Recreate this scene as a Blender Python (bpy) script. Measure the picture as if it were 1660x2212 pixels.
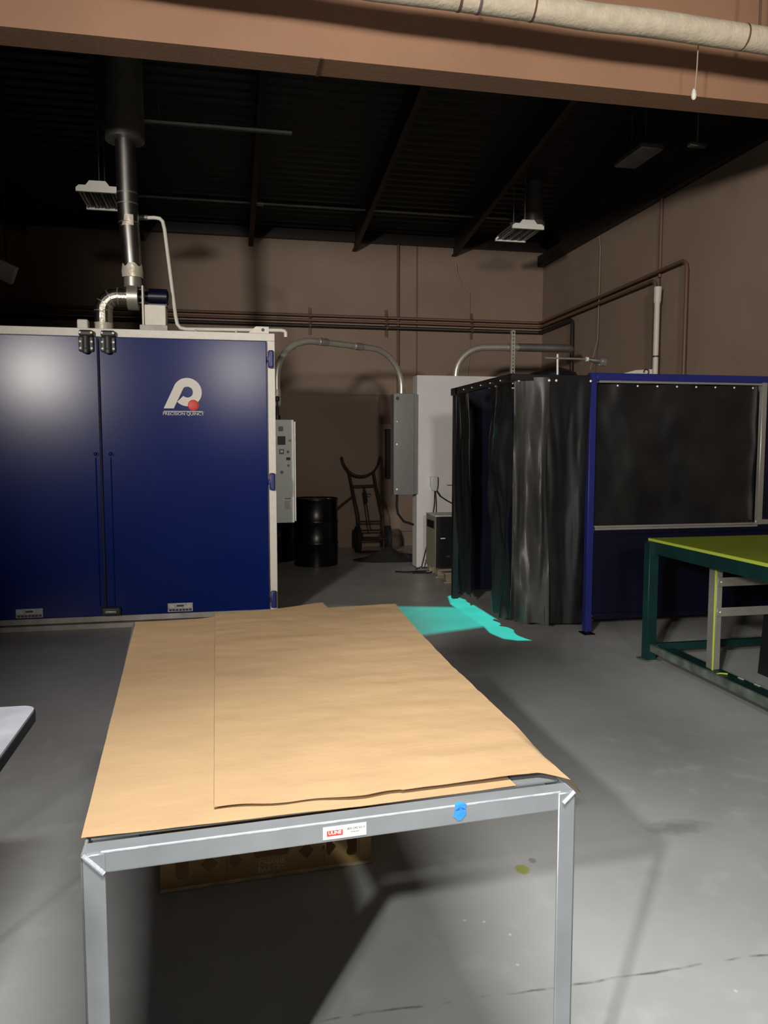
import bpy, bmesh, math, random
from mathutils import Vector, Matrix, noise
for _o in list(bpy.data.objects): bpy.data.objects.remove(_o)
SC = bpy.context.scene
COL = SC.collection
R = math.radians
random.seed(4)

# ------------------------------------------------------------------ camera
CAM = Vector((0, 0, 1.55)); YAW = 11.535; PITCH = 4.855
cd = bpy.data.cameras.new('camera'); cam = bpy.data.objects.new('camera', cd); COL.objects.link(cam)
cam.location = CAM; cam.rotation_euler = (R(90 - PITCH), 0, R(-YAW))
cd.sensor_fit = 'HORIZONTAL'; cd.sensor_width = 36.0; cd.lens = 36.0; cd.clip_start = .05; cd.clip_end = 100
SC.camera = cam
# ------------------------------------------------------------------ world, lamps, exposure
SC.view_settings.view_transform = 'Standard'; SC.view_settings.look = 'None'
SC.view_settings.exposure = 0.0; SC.view_settings.gamma = 1.0; SC.view_settings.use_curve_mapping = False
w = bpy.data.worlds.new('world'); SC.world = w; w.use_nodes = True
w.node_tree.nodes['Background'].inputs[0].default_value = (.5, .6, .8, 1)
w.node_tree.nodes['Background'].inputs[1].default_value = 0.002

def area(name, loc, target, sx, sy, watts, col=(1, 1, 1), spread=180):
    l = bpy.data.lights.new(name, 'AREA'); l.shape = 'RECTANGLE'; l.size = sx; l.size_y = sy
    l.energy = watts; l.color = col; l.spread = R(spread)
    o = bpy.data.objects.new(name, l); COL.objects.link(o); o.location = loc
    o.rotation_euler = (Vector(target) - Vector(loc)).to_track_quat('-Z', 'Y').to_euler()
    return o
def spot(name, loc, target, size, blend, watts, col, soft):
    l = bpy.data.lights.new(name, 'SPOT'); l.spot_size = R(size); l.spot_blend = blend; l.energy = watts; l.color = col; l.shadow_soft_size = soft
    o = bpy.data.objects.new(name, l); COL.objects.link(o); o.location = loc
    o.rotation_euler = (Vector(target) - Vector(loc)).to_track_quat('-Z', 'Y').to_euler(); return o
area('strip_lamp', (.18, .30, 3.25), (.18, .30, 0), 1.1, .22, 112, (1, .985, .96), 128)
spot('bay_flood', (-3.85, -3.4, 3.05), (2.2, 6.6, 2.8), 54, .9, 2700, (1, .92, .84), .30)
spot('far_flood', (.3, -4.6, 3.3), (2.9, 9, 3.15), 42, .9, 1200, (1, .91, .82), .35)
spot('corner_spot', (-3.15, -3.4, 4.2), (1.65, 2.1, 0), 25, .6, 1500, (.96, 1, .98), .09)

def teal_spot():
    """turquoise spot added under the roof; its nodes draw the floor patch into the beam"""
    l = bpy.data.lights.new('added_teal_light', 'SPOT'); l.energy = 1.0; l.spot_size = R(75); l.spot_blend = .1
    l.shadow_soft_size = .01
    o = bpy.data.objects.new('added_teal_light', l); COL.objects.link(o)
    LX, LY, LZ = 1.9, 6.6, 4.35
    o.location = (LX, LY, LZ)
    l.use_nodes = True; nt = l.node_tree; N = nt.nodes; Lk = nt.links
    em = N['Emission']
    tc = N.new('ShaderNodeTexCoord'); sp = N.new('ShaderNodeSeparateXYZ'); Lk.new(tc.outputs['Normal'], sp.inputs[0])
    def m(op, a, b=None, c=None):
        n = N.new('ShaderNodeMath'); n.operation = op
        for i, v in enumerate((a, b, c)):
            if v is None: continue
            if isinstance(v, (int, float)): n.inputs[i].default_value = v
            else: Lk.new(v, n.inputs[i])
        return n.outputs[0]
    az = m('ABSOLUTE', sp.outputs[2])
    X = m('ADD', m('MULTIPLY', m('DIVIDE', sp.outputs[0], az), LZ), LX)
    Y = m('ADD', m('MULTIPLY', m('DIVIDE', sp.outputs[1], az), LZ), LY)
    def half(a, b, c, s=.012):      # 1 where a*X + b*Y + c > 0
        v = m('ADD', m('ADD', m('MULTIPLY', X, a), m('MULTIPLY', Y, b)), c)
        n = N.new('ShaderNodeMath'); n.operation = 'MULTIPLY_ADD'; n.use_clamp = True
        Lk.new(v, n.inputs[0]); n.inputs[1].default_value = 1 / s; n.inputs[2].default_value = .5
        return n.outputs[0]
    def poly(pts, s=.012):          # convex, counter-clockwise
        out = None
        for i, p in enumerate(pts):
            q = pts[(i + 1) % len(pts)]
            dx, dy = q[0] - p[0], q[1] - p[1]; L = math.hypot(dx, dy)
            h = half(-dy / L, dx / L, (dy * p[0] - dx * p[1]) / L, s)
            out = h if out is None else m('MULTIPLY', out, h)
        return out
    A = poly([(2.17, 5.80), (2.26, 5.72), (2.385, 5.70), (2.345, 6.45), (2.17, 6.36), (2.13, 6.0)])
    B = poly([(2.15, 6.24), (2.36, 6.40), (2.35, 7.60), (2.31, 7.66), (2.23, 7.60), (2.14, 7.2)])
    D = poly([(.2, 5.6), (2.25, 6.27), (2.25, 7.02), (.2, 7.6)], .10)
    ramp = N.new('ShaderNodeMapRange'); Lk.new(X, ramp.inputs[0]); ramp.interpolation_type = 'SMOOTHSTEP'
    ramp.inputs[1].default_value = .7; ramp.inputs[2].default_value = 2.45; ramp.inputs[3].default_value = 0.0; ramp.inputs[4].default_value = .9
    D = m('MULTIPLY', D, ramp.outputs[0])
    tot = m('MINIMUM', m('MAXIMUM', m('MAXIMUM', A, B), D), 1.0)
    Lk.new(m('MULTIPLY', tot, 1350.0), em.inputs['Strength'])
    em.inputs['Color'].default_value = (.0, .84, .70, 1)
teal_spot()  # unseen lamp added for the turquoise floor patch, outline set by its nodes

# ------------------------------------------------------------------ materials
def mat(name, col, rough=.5, metal=0., bump=0., bscale=40., var=0., vscale=3., coat=0., spec=.5, col2=None, stretch=None, emit=None):
    M = bpy.data.materials.new(name); M.use_nodes = True; nt = M.node_tree; N = nt.nodes; Lk = nt.links
    b = N['Principled BSDF']
    b.inputs['Base Color'].default_value = (*col, 1); b.inputs['Roughness'].default_value = rough
    b.inputs['Metallic'].default_value = metal; b.inputs['Coat Weight'].default_value = coat
    b.inputs['Specular IOR Level'].default_value = spec
    tc = N.new('ShaderNodeTexCoord'); mp = N.new('ShaderNodeMapping'); Lk.new(tc.outputs['Object'], mp.inputs[0])
    if stretch: mp.inputs['Scale'].default_value = stretch
    if var > 0 or col2:
        n = N.new('ShaderNodeTexNoise'); n.inputs['Scale'].default_value = vscale; n.inputs['Detail'].default_value = 5
        Lk.new(mp.outputs[0], n.inputs['Vector'])
        r = N.new('ShaderNodeMapRange'); r.inputs[1].default_value = .3; r.inputs[2].default_value = .7
        Lk.new(n.outputs[0], r.inputs[0])
        mx = N.new('ShaderNodeMix'); mx.data_type = 'RGBA'
        Lk.new(r.outputs[0], mx.inputs[0])
        c2 = col2 if col2 else tuple(c * (1 + var) for c in col)
        c1 = col if col2 else tuple(c * (1 - var) for c in col)
        mx.inputs[6].default_value = (*c1, 1); mx.inputs[7].default_value = (*c2, 1)
        Lk.new(mx.outputs[2], b.inputs['Base Color'])
    if bump > 0:
        n = N.new('ShaderNodeTexNoise'); n.inputs['Scale'].default_value = bscale; n.inputs['Detail'].default_value = 4
        Lk.new(mp.outputs[0], n.inputs['Vector'])
        bp = N.new('ShaderNodeBump'); bp.inputs['Strength'].default_value = bump; bp.inputs['Distance'].default_value = .01
        Lk.new(n.outputs[0], bp.inputs['Height']); Lk.new(bp.outputs[0], b.inputs['Normal'])
    return M

def wall_mat(name, col):
    """painted concrete block: shallow joints under thick paint"""
    M = mat(name, col, .75, var=.10, vscale=1.3)
    nt = M.node_tree; N = nt.nodes; Lk = nt.links
    tc = N.new('ShaderNodeTexCoord'); sp = N.new('ShaderNodeSeparateXYZ'); Lk.new(tc.outputs['Object'], sp.inputs[0])
    ad = N.new('ShaderNodeMath'); ad.operation = 'ADD'; Lk.new(sp.outputs[0], ad.inputs[0]); Lk.new(sp.outputs[1], ad.inputs[1])
    cb = N.new('ShaderNodeCombineXYZ'); Lk.new(ad.outputs[0], cb.inputs[0]); Lk.new(sp.outputs[2], cb.inputs[1])
    br = N.new('ShaderNodeTexBrick'); br.inputs['Scale'].default_value = 1.0
    br.inputs['Brick Width'].default_value = .406; br.inputs['Row Height'].default_value = .203
    br.inputs['Mortar Size'].default_value = .006; br.inputs['Mortar Smooth'].default_value = 1
    Lk.new(cb.outputs[0], br.inputs['Vector'])
    bp = N.new('ShaderNodeBump'); bp.invert = True; bp.inputs['Strength'].default_value = .14; bp.inputs['Distance'].default_value = .004
    Lk.new(br.outputs['Fac'], bp.inputs['Height'])
    ns = N.new('ShaderNodeTexNoise'); ns.inputs['Scale'].default_value = 60; Lk.new(tc.outputs['Object'], ns.inputs['Vector'])
    b2 = N.new('ShaderNodeBump'); b2.inputs['Strength'].default_value = .15; b2.inputs['Distance'].default_value = .003
    Lk.new(ns.outputs[0], b2.inputs['Height']); Lk.new(bp.outputs[0], b2.inputs['Normal'])
    Lk.new(b2.outputs[0], N['Principled BSDF'].inputs['Normal'])
    return M

def floor_mat():
    M = bpy.data.materials.new('sealed_concrete'); M.use_nodes = True; nt = M.node_tree; N = nt.nodes; Lk = nt.links
    b = N['Principled BSDF']; tc = N.new('ShaderNodeTexCoord')
    def ns(scale, det=5, vec=None):
        n = N.new('ShaderNodeTexNoise'); n.inputs['Scale'].default_value = scale; n.inputs['Detail'].default_value = det
        Lk.new(vec or tc.outputs['Object'], n.inputs['Vector']); return n
    def mixc(f, a, c):
        x = N.new('ShaderNodeMix'); x.data_type = 'RGBA'; Lk.new(f, x.inputs[0])
        for i, v in ((6, a), (7, c)):
            if isinstance(v, tuple): x.inputs[i].default_value = (*v, 1)
            else: Lk.new(v, x.inputs[i])
        return x.outputs[2]
    def rng(v, a, c, lo=0., hi=1.):
        r = N.new('ShaderNodeMapRange'); Lk.new(v, r.inputs[0]); r.inputs[1].default_value = a; r.inputs[2].default_value = c
        r.inputs[3].default_value = lo; r.inputs[4].default_value = hi; return r.outputs[0]
    c = mixc(rng(ns(1.1).outputs[0], .35, .65), (.37, .37, .357), (.45, .455, .44))
    c = mixc(rng(ns(7).outputs[0], .55, .75), c, (.46, .465, .455))
    # paint spot, scuffs and dark stains with shapes of their own
    def blob(cx, cy, rx, ry, edge=.3):
        mp = N.new('ShaderNodeMapping'); Lk.new(tc.outputs['Object'], mp.inputs[0])
        mp.inputs['Location'].default_value = (-cx / rx, -cy / ry, 0); mp.inputs['Scale'].default_value = (1 / rx, 1 / ry, 0)
        n = ns(2.5, 4, mp.outputs[0])
        ln = N.new('ShaderNodeVectorMath'); ln.operation = 'LENGTH'; Lk.new(mp.outputs[0], ln.inputs[0])
        s = N.new('ShaderNodeMath'); s.operation = 'ADD'; Lk.new(ln.outputs['Value'], s.inputs[0]); Lk.new(n.outputs[0], s.inputs[1])
        return rng(s.outputs[0], 1.5, 1.5 - edge)
    def scaled(f, k):
        m = N.new('ShaderNodeMath'); m.operation = 'MULTIPLY'; Lk.new(f, m.inputs[0]); m.inputs[1].default_value = k; return m.outputs[0]
    c = mixc(scaled(blob(1.04, 2.55, .030, .035), .8), c, (.30, .33, .03))
    c = mixc(scaled(blob(1.10, 2.60, .016, .02), .5), c, (.12, .12, .12))
    c = mixc(scaled(blob(1.43, 3.02, .10, .05, .7), .5), c, (.11, .11, .105))
    c = mixc(scaled(blob(1.78, 2.72, .17, .07, .7), .5), c, (.12, .12, .115))
    c = mixc(scaled(blob(.62, 2.02, .13, .05, .6), .5), c, (.42, .43, .43))
    for (sx, sy) in ((.80, 2.28), (.86, 2.2), (.83, 2.06), (1.4, 1.83), (.74, 2.3)):
        c = mixc(blob(sx, sy, .006, .006), c, (.6, .6, .6))
    # saw cut / crack
    mp = N.new('ShaderNodeSeparateXYZ'); Lk.new(tc.outputs['Object'], mp.inputs[0])
    wob = ns(4, 6)
    a = N.new('ShaderNodeMath'); a.operation = 'MULTIPLY_ADD'; Lk.new(wob.outputs[0], a.inputs[0]); a.inputs[1].default_value = .05; Lk.new(mp.outputs[1], a.inputs[2])
    s = N.new('ShaderNodeMath'); s.operation = 'SUBTRACT'; Lk.new(a.outputs[0], s.inputs[0]); s.inputs[1].default_value = 1.975
    ab = N.new('ShaderNodeMath'); ab.operation = 'ABSOLUTE'; Lk.new(s.outputs[0], ab.inputs[0])
    crack = rng(ab.outputs[0], .007, .001)
    brk = rng(ns(9, 3).outputs[0], .45, .6)
    cm = N.new('ShaderNodeMath'); cm.operation = 'MULTIPLY'; Lk.new(crack, cm.inputs[0]); Lk.new(brk, cm.inputs[1])
    c = mixc(scaled(cm.outputs[0], .7), c, (.06, .06, .06))
    Lk.new(c, b.inputs['Base Color'])
    Lk.new(rng(ns(3).outputs[0], .3, .7, .30, .50), b.inputs['Roughness'])
    b.inputs['Specular IOR Level'].default_value = .45
    bp = N.new('ShaderNodeBump'); bp.inputs['Strength'].default_value = .12; bp.inputs['Distance'].default_value = .004
    Lk.new(ns(35, 5).outputs[0], bp.inputs['Height']); Lk.new(bp.outputs[0], b.inputs['Normal'])
    return M

M = {}
M['floor'] = floor_mat()
M['wall'] = wall_mat('brown_block_paint', (.275, .20, .15))
M['header'] = mat('brown_header_paint', (.34, .19, .115), .7, var=.08, vscale=1.5, bump=.2, bscale=30)
M['dark_wall'] = mat('dark_siding', (.03, .024, .02), .7)
M['roof'] = mat('dark_roof_deck', (.008, .0075, .008), .55, var=.2)
M['steel_dark'] = mat('dark_red_primer', (.016, .010, .008), .6, var=.2)
M['brown_pipe'] = mat('brown_painted_pipe', (.14, .075, .05), .5)
M['black_pipe'] = mat('black_iron_pipe', (.018, .012, .010), .5)
M['galv'] = mat('galvanised_steel', (.50, .48, .42), .36, .7, var=.15, vscale=12, bump=.05)
M['conduit'] = mat('bright_conduit', (.66, .63, .54), .36, .65, var=.08, vscale=12)
M['stack'] = mat('smooth_stack_steel', (.36, .355, .34), .34, 1., var=.12, vscale=5)
M['galv_dull'] = mat('dull_galvanised_steel', (.30, .30, .29), .5, .8, var=.2, vscale=6)
M['duct'] = mat('crumpled_duct_foil', (.50, .48, .43), .30, 1., var=.15, vscale=9, bump=.5, bscale=14)
M['tape'] = mat('foil_tape', (.72, .66, .54), .45, .3, bump=.6, bscale=30)
M['insul'] = mat('cream_pipe_jacket', (.62, .55, .42), .8, bump=.5, bscale=45, var=.12, vscale=14)
M['blue'] = mat('gloss_blue_enamel', (.001, .011, .115), .22, var=.08, vscale=.8, bump=.02, bscale=3, spec=.18)
M['blue2'] = mat('blue_frame_paint', (.014, .018, .15), .4, var=.1)
M['blue3'] = mat('dark_blue_sheet', (.0008, .0016, .014), .4, var=.2)
M['cream'] = mat('cream_enamel', (.74, .71, .63), .45, var=.05, vscale=20, bump=.05)
M['cream_dirty'] = mat('grimy_cream_enamel', (.40, .38, .34), .5, var=.25, vscale=6)
M['white_panel'] = mat('white_textured_panel', (.70, .68, .67), .6, bump=.5, bscale=160, var=.04)
M['grey_box'] = mat('grey_enclosure_paint', (.42, .43, .41), .27, .75, var=.06, vscale=25, bump=.05)
M['grey_plain'] = mat('grey_control_paint', (.60, .61, .57), .5, var=.05, vscale=30)
M['black'] = mat('black_plastic', (.008, .008, .009), .4)
M['black_gloss'] = mat('black_drum_enamel', (.002, .002, .0025), .3)
M['rubber'] = mat('black_rubber', (.007, .0065, .0065), .8)
M['rust'] = mat('rusty_dark_steel', (.016, .008, .006), .6, col2=(.045, .018, .011), vscale=12)
M['bolt'] = mat('bright_bolt', (.85, .83, .78), .3, .3)
M['hinge'] = mat('olive_black_cast', (.035, .038, .032), .5)
M['white'] = mat('white_plastic', (.82, .81, .75), .5)
M['label'] = mat('label_paper', (.66, .64, .58), .6)
M['label_grey'] = mat('worn_metal_label', (.42, .43, .42), .5, var=.3, vscale=40)
M['red'] = mat('red_print', (.62, .035, .02), .5)
M['redlens'] = mat('red_lens', (.30, .01, .012), .3)
M['ink'] = mat('dark_print', (.03, .03, .035), .6)
M['logo'] = mat('cream_print', (.70, .67, .60), .6)
M['kraft'] = mat('kraft_paper', (.385, .255, .137), .62, var=.05, vscale=5, bump=.10, bscale=30, spec=.35, stretch=(1, 2.2, 1))
M['table'] = mat('light_grey_powder_coat', (.235, .25, .262), .33, .35, var=.10, vscale=9, bump=.04)
M['weld'] = mat('bright_weld', (.55, .57, .60), .4, .4, bump=.2, bscale=120)
M['edge'] = mat('worn_bright_edge', (.45, .47, .50), .35, .4, var=.3, vscale=40)
M['bluetape'] = mat('blue_masking_tape', (.03, .22, .75), .55, var=.2, vscale=60)
M['crate'] = mat('ochre_crate_plastic', (.52, .33, .13), .5, var=.12, vscale=8)
M['crate_lip'] = mat('scuffed_crate_lip', (.66, .52, .33), .6, var=.3, vscale=20)
M['lime'] = mat('lime_green_mat', (.27, .36, .012), .55, var=.10, vscale=4, stretch=(1, 6, 1))
M['lime_edge'] = mat('lime_bright_edge', (.50, .62, .07), .4)
M['green'] = mat('dark_green_paint', (.003, .028, .026), .4, var=.3, vscale=5)
M['green_worn'] = mat('worn_green_edge', (.10, .125, .105), .5, var=.5, vscale=9)
M['post_grey'] = mat('grey_steel_post', (.26, .25, .22), .5, .3, var=.15)
M['curtain'] = mat('dark_vinyl_strip', (.008, .009, .010), .36, var=.4, vscale=4, bump=.06, bscale=5, spec=.5)
M['curtain_dusty'] = mat('dusty_vinyl_strip', (.062, .062, .060), .45, var=.5, vscale=3, bump=.35, bscale=5, stretch=(1, 1, .5))
M['curtain_blue'] = mat('blue_black_vinyl', (.006, .008, .032), .4)
M['window'] = mat('smoky_curtain_panel', (.005, .005, .006), .34, col2=(.016, .016, .016), vscale=2.5, bump=.12, bscale=4)
M['alu'] = mat('brushed_aluminium_trim', (.40, .40, .37), .4, .6, var=.1)
M['pvc'] = mat('white_pvc', (.66, .63, .54), .5)
M['wood'] = mat('pallet_wood', (.30, .25, .17), .8, var=.3, vscale=8, bump=.4)
M['beige'] = mat('beige_casing', (.30, .28, .20), .5, var=.15)
M['clear'] = mat('clear_plastic', (.5, .48, .45), .15)
M['clear'].node_tree.nodes['Principled BSDF'].inputs['Transmission Weight'].default_value = .75
M['lamp_dark'] = mat('unlit_reflector', (.20, .20, .19), .35, .3)
M['tarp'] = mat('black_netting', (.020, .022, .024), .8, bump=.8, bscale=60)
M['motor'] = mat('dark_blue_motor_paint', (.004, .006, .022), .3)
M['whitetop'] = mat('white_table_top', (.55, .56, .62), .4, var=.15, vscale=9)
M['string'] = mat('pale_cord', (.42, .36, .28), .8)

# ------------------------------------------------------------------ mesh helpers
INV = {}
def thing(name, label, cat, loc=(0, 0, 0), rz=0., group=None):
    o = bpy.data.objects.new(name, None); COL.objects.link(o); o.empty_display_size = .1
    o.location = loc; o.rotation_euler = (0, 0, rz)
    o['label'] = label; o['category'] = cat
    if group: o['group'] = group
    INV[o] = (Matrix.Translation(loc) @ Matrix.Rotation(rz, 4, 'Z')).inverted()
    return o
def tag(o, label, cat, group=None):
    o['label'] = label; o['category'] = cat
    if group: o['group'] = group
    return o
class MB:
    """collects shapes (world coordinates unless local=True at build) into one mesh"""
    def __init__(s): s.bm = bmesh.new()
    def box(s, a, b, mtx=None, bevel=0., bseg=1):
        ret = bmesh.ops.create_cube(s.bm, size=1.0); vs = ret['verts']
        c = [(a[i] + b[i]) / 2 for i in range(3)]; d = [max(abs(b[i] - a[i]), 1e-5) for i in range(3)]
        T = Matrix.Translation(c) @ Matrix.Diagonal((*d, 1))
        bmesh.ops.transform(s.bm, matrix=T, verts=vs)
        if bevel > 0:
            es = list({e for v in vs for e in v.link_edges})
            r = bmesh.ops.bevel(s.bm, geom=es, offset=bevel, segments=bseg, affect='EDGES', profile=.5)
            vs = list({v for f in r['faces'] for v in f.verts} | {v for v in vs if v.is_valid})
            s.bm.normal_update()
            for f in {f for v in vs if v.is_valid for f in v.link_faces}:
                if max(abs(c) for c in f.normal) > .999: f.material_index = 1      # flat sides stay flat-shaded
        if mtx: bmesh.ops.transform(s.bm, matrix=mtx, verts=[v for v in vs if v.is_valid])
        return s
    def cyl(s, p, q, r, r2=None, n=20, caps=True):
        p = Vector(p); q = Vector(q); d = q - p
        ret = bmesh.ops.create_cone(s.bm, cap_ends=caps, segments=n, radius1=r, radius2=r if r2 is None else r2, depth=d.length)
        T = Matrix.Translation((p + q) / 2) @ d.to_track_quat('Z', 'Y').to_matrix().to_4x4()
        bmesh.ops.transform(s.bm, matrix=T, verts=ret['verts']); return s
    def ball(s, c, r, sc=(1, 1, 1), n=16):
        ret = bmesh.ops.create_uvsphere(s.bm, u_segments=n, v_segments=n // 2, radius=r)
        bmesh.ops.transform(s.bm, matrix=Matrix.Translation(c) @ Matrix.Diagonal((*sc, 1)), verts=ret['verts']); return s
    def tube(s, pts, r, n=12, closed=False):
        pts = [Vector(p) for p in pts]; rings = []; up = None
        K = len(pts)
        for i, p in enumerate(pts):
            a = pts[i - 1] if i else p; b = pts[i + 1] if i < K - 1 else p
            t = (b - a).normalized()
            if up is None:
                up = Vector((0, 0, 1)) if abs(t.z) < .9 else Vector((0, 1, 0))
            u = (up - t * up.dot(t)).normalized(); v = t.cross(u); up = u
            rr = r[i] if isinstance(r, (list, tuple)) else r
            rings.append([s.bm.verts.new(p + (u * math.cos(2 * math.pi * k / n) + v * math.sin(2 * math.pi * k / n)) * rr) for k in range(n)])
        for i in range(K - 1):
            for k in range(n):
                s.bm.faces.new((rings[i][k], rings[i][(k + 1) % n], rings[i + 1][(k + 1) % n], rings[i + 1][k]))
        s.bm.faces.new(rings[0][::-1]); s.bm.faces.new(rings[-1]); return s
    def lathe(s, c, prof, n=40):
        rings = [[s.bm.verts.new((c[0] + r * math.cos(2 * math.pi * k / n), c[1] + r * math.sin(2 * math.pi * k / n), c[2] + z)) for k in range(n)] for r, z in prof]
        for i in range(len(prof) - 1):
            for k in range(n):
                s.bm.faces.new((rings[i][k], rings[i][(k + 1) % n], rings[i + 1][(k + 1) % n], rings[i + 1][k]))
        s.bm.faces.new(rings[0][::-1]); s.bm.faces.new(rings[-1]); return s
    def prism(s, pts, ext):
        """planar outline pts (3-D) pushed along the vector ext"""
        e = Vector(ext); a = [s.bm.verts.new(p) for p in pts]; b = [s.bm.verts.new(Vector(p) + e) for p in pts]
        s.bm.faces.new(a); s.bm.faces.new(b[::-1])
        for i in range(len(pts)):
            j = (i + 1) % len(pts); s.bm.faces.new((a[j], a[i], b[i], b[j]))
        return s
    def grid(s, fn, nu, nv, thick=0., closed=False):
        """surface fn(u,v) with optional thickness given as a vector function"""
        V = [[s.bm.verts.new(fn(i / nu, j / nv)) for j in range(nv + 1)] for i in range(nu + 1)]
        F = [s.bm.faces.new((V[i][j], V[i + 1][j], V[i + 1][j + 1], V[i][j + 1])) for i in range(nu) for j in range(nv)]
        if thick:
            s.bm.normal_update()
            r = bmesh.ops.solidify(s.bm, geom=F, thickness=thick)
        return s
    def build(s, name, m, parent=None, smooth=True, local=False, angle=40):
        bmesh.ops.recalc_face_normals(s.bm, faces=s.bm.faces[:])
        root = parent
        while root is not None and root.parent is not None: root = root.parent
        if root is not None and not local and root in INV: s.bm.transform(INV[root])
        me = bpy.data.meshes.new(name)
        if smooth:
            for f in s.bm.faces: f.smooth = f.material_index == 0
            for e in s.bm.edges:
                if len(e.link_faces) == 2 and e.calc_face_angle(0) > R(angle): e.smooth = False
        for f in s.bm.faces: f.material_index = 0
        s.bm.to_mesh(me); s.bm.free()
        o = bpy.data.objects.new(name, me); COL.objects.link(o); me.materials.append(m)
        if parent is not None: o.parent = parent
        return o
def struct(o): o['kind'] = 'structure'; return o
def copy_tree(src, loc, rz=None, label=None, group=None):
    r = src.copy(); COL.objects.link(r); r.location = loc
    if rz is not None: r.rotation_euler = (0, 0, rz)
    if label: r['label'] = label
    if group: r['group'] = group
    for ch in list(src.children):
        c = ch.copy(); COL.objects.link(c); c.parent = r
        for g in list(ch.children):
            d = g.copy(); COL.objects.link(d); d.parent = c
    return r
def arc(c, r, a0, a1, ex, ey, n=10):
    ex = Vector(ex); ey = Vector(ey); c = Vector(c)
    return [c + ex * r * math.cos(R(a0 + (a1 - a0) * i / n)) + ey * r * math.sin(R(a0 + (a1 - a0) * i / n)) for i in range(n + 1)]
def text(body, name, m, size, parent, mtx, align='CENTER', ext=.0008, bold=0.):
    """flat lettering turned into a thin mesh; mtx is in the parent thing's frame unless world"""
    cu = bpy.data.curves.new(name, 'FONT'); cu.body = body; cu.size = size; cu.align_x = align; cu.align_y = 'CENTER'
    cu.extrude = ext; cu.offset = bold
    t = bpy.data.objects.new('tmp', cu); COL.objects.link(t)
    me = bpy.data.meshes.new_from_object(t.evaluated_get(bpy.context.evaluated_depsgraph_get()))
    bpy.data.objects.remove(t)
    me.transform(mtx); me.materials.clear(); me.materials.append(m)
    o = bpy.data.objects.new(name, me); COL.objects.link(o)
    if parent is not None:
        root = parent
        while root.parent is not None: root = root.parent
        if root in INV and mtx.is_identity is False and not getattr(text, 'local', False): me.transform(INV[root])
        o.parent = parent
    return o
XZ = Matrix.Rotation(R(90), 4, 'X')          # lettering upright, facing -Y

# ================================================================== SETTING
WX = 4.963; BY = 11.70; HY0, HY1, HZ = 5.07, 5.30, 4.0
RZ = lambda y: 4.78 + .128 * (BY - y)         # roof deck height
b = MB(); b.box((-6.2, -7.2, -.12), (WX, BY, 0)); struct(b.build('floor', M['floor'], smooth=False))
b = MB(); b.box((-6.2, BY, 0), (WX + .2, BY + .2, 4.74)); struct(b.build('wall_back', M['wall'], smooth=False))
b = MB(); b.box((WX, -7.2, 0), (WX + .2, BY, 4.40)); wr = struct(b.build('wall_right', M['wall'], smooth=False))
b = MB(); b.prism([(WX + .04, BY, 4.40), (WX + .04, -7.2, 4.40), (WX + .04, -7.2, RZ(-7.2)), (WX + .04, BY, RZ(BY))], (.16, 0, 0))
b.build('upper_siding', M['dark_wall'], wr, smooth=False)
b = MB(); b.box((-6.4, -7.2, 0), (-6.2, BY, 7.1)); struct(b.build('wall_left', M['wall'], smooth=False))
b = MB(); b.box((-6.2, -7.4, 0), (WX, -7.2, 7.1)); struct(b.build('wall_rear', M['wall'], smooth=False))
# partition with the wide opening; its header is the brown beam across the top of the view
b = MB(); b.box((-6.2, HY0, HZ), (WX, HY1, RZ(HY0) - .02)); b.box((-6.2, HY0, 0), (-2.25, HY1, HZ))
wf = struct(b.build('wall_front', M['header'], smooth=False))
b = MB(); b.box((.62, HY0 - .004, HZ - .004), (.64, HY1 + .004, HZ + .004)); b.build('header_joint', M['brown_pipe'], wf, smooth=False)
# corrugated roof deck: ribs run across, parallel to the header
def roof(y0, y1, name, front):
    b = MB(); bm = b.bm; pitch = .152; y = y0; prof = []
    while y < y1:
        for dy, dz in ((0, 0), (.055, 0), (.076, .038), (.131, .038)):
            prof.append((y + dy, RZ(y + dy) + dz))
        y += pitch
    A = [bm.verts.new((-6.2, p[0], p[1])) for p in prof]; B = [bm.verts.new((WX + .1, p[0], p[1])) for p in prof]
    for i in range(len(prof) - 1): bm.faces.new((A[i], A[i + 1], B[i + 1], B[i]))
    o = b.build(name, M['roof'], smooth=False)
    b = MB(); b.prism([(-6.2, y0, RZ(y0) + .06), (-6.2, y1, RZ(y1) + .06), (WX + .2, y1, RZ(y1) + .06), (WX + .2, y0, RZ(y0) + .06)], (0, 0, .05))
    b.build('roof_board', M['roof'], o, smooth=False)
    return struct(o)
roof(HY1, BY, 'ceiling', False)
b = MB(); b.prism([(-6.2, HY0, 4.86), (-6.2, -7.2, 6.2), (WX, -7.2, 6.2), (WX, HY0, 4.86)], (0, 0, .1)); struct(b.build('ceiling_front', M['steel_dark'], smooth=False))
# ledger along the right wall top
b = MB(); b.box((WX - .10, HY1, 4.38), (WX, BY, 4.46)); b.box((WX - .10, HY1, 4.46), (WX - .085, BY, 4.54))
struct(b.build('trim_1', M['steel_dark'], smooth=False))
b = MB(); b.box((-6.2, BY - .09, 4.60), (WX, BY, 4.66)); b.box((-6.2, BY - .09, 4.66), (WX, BY - .075, 4.74))
struct(b.build('trim_2', M['black_pipe'], smooth=False))
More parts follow.
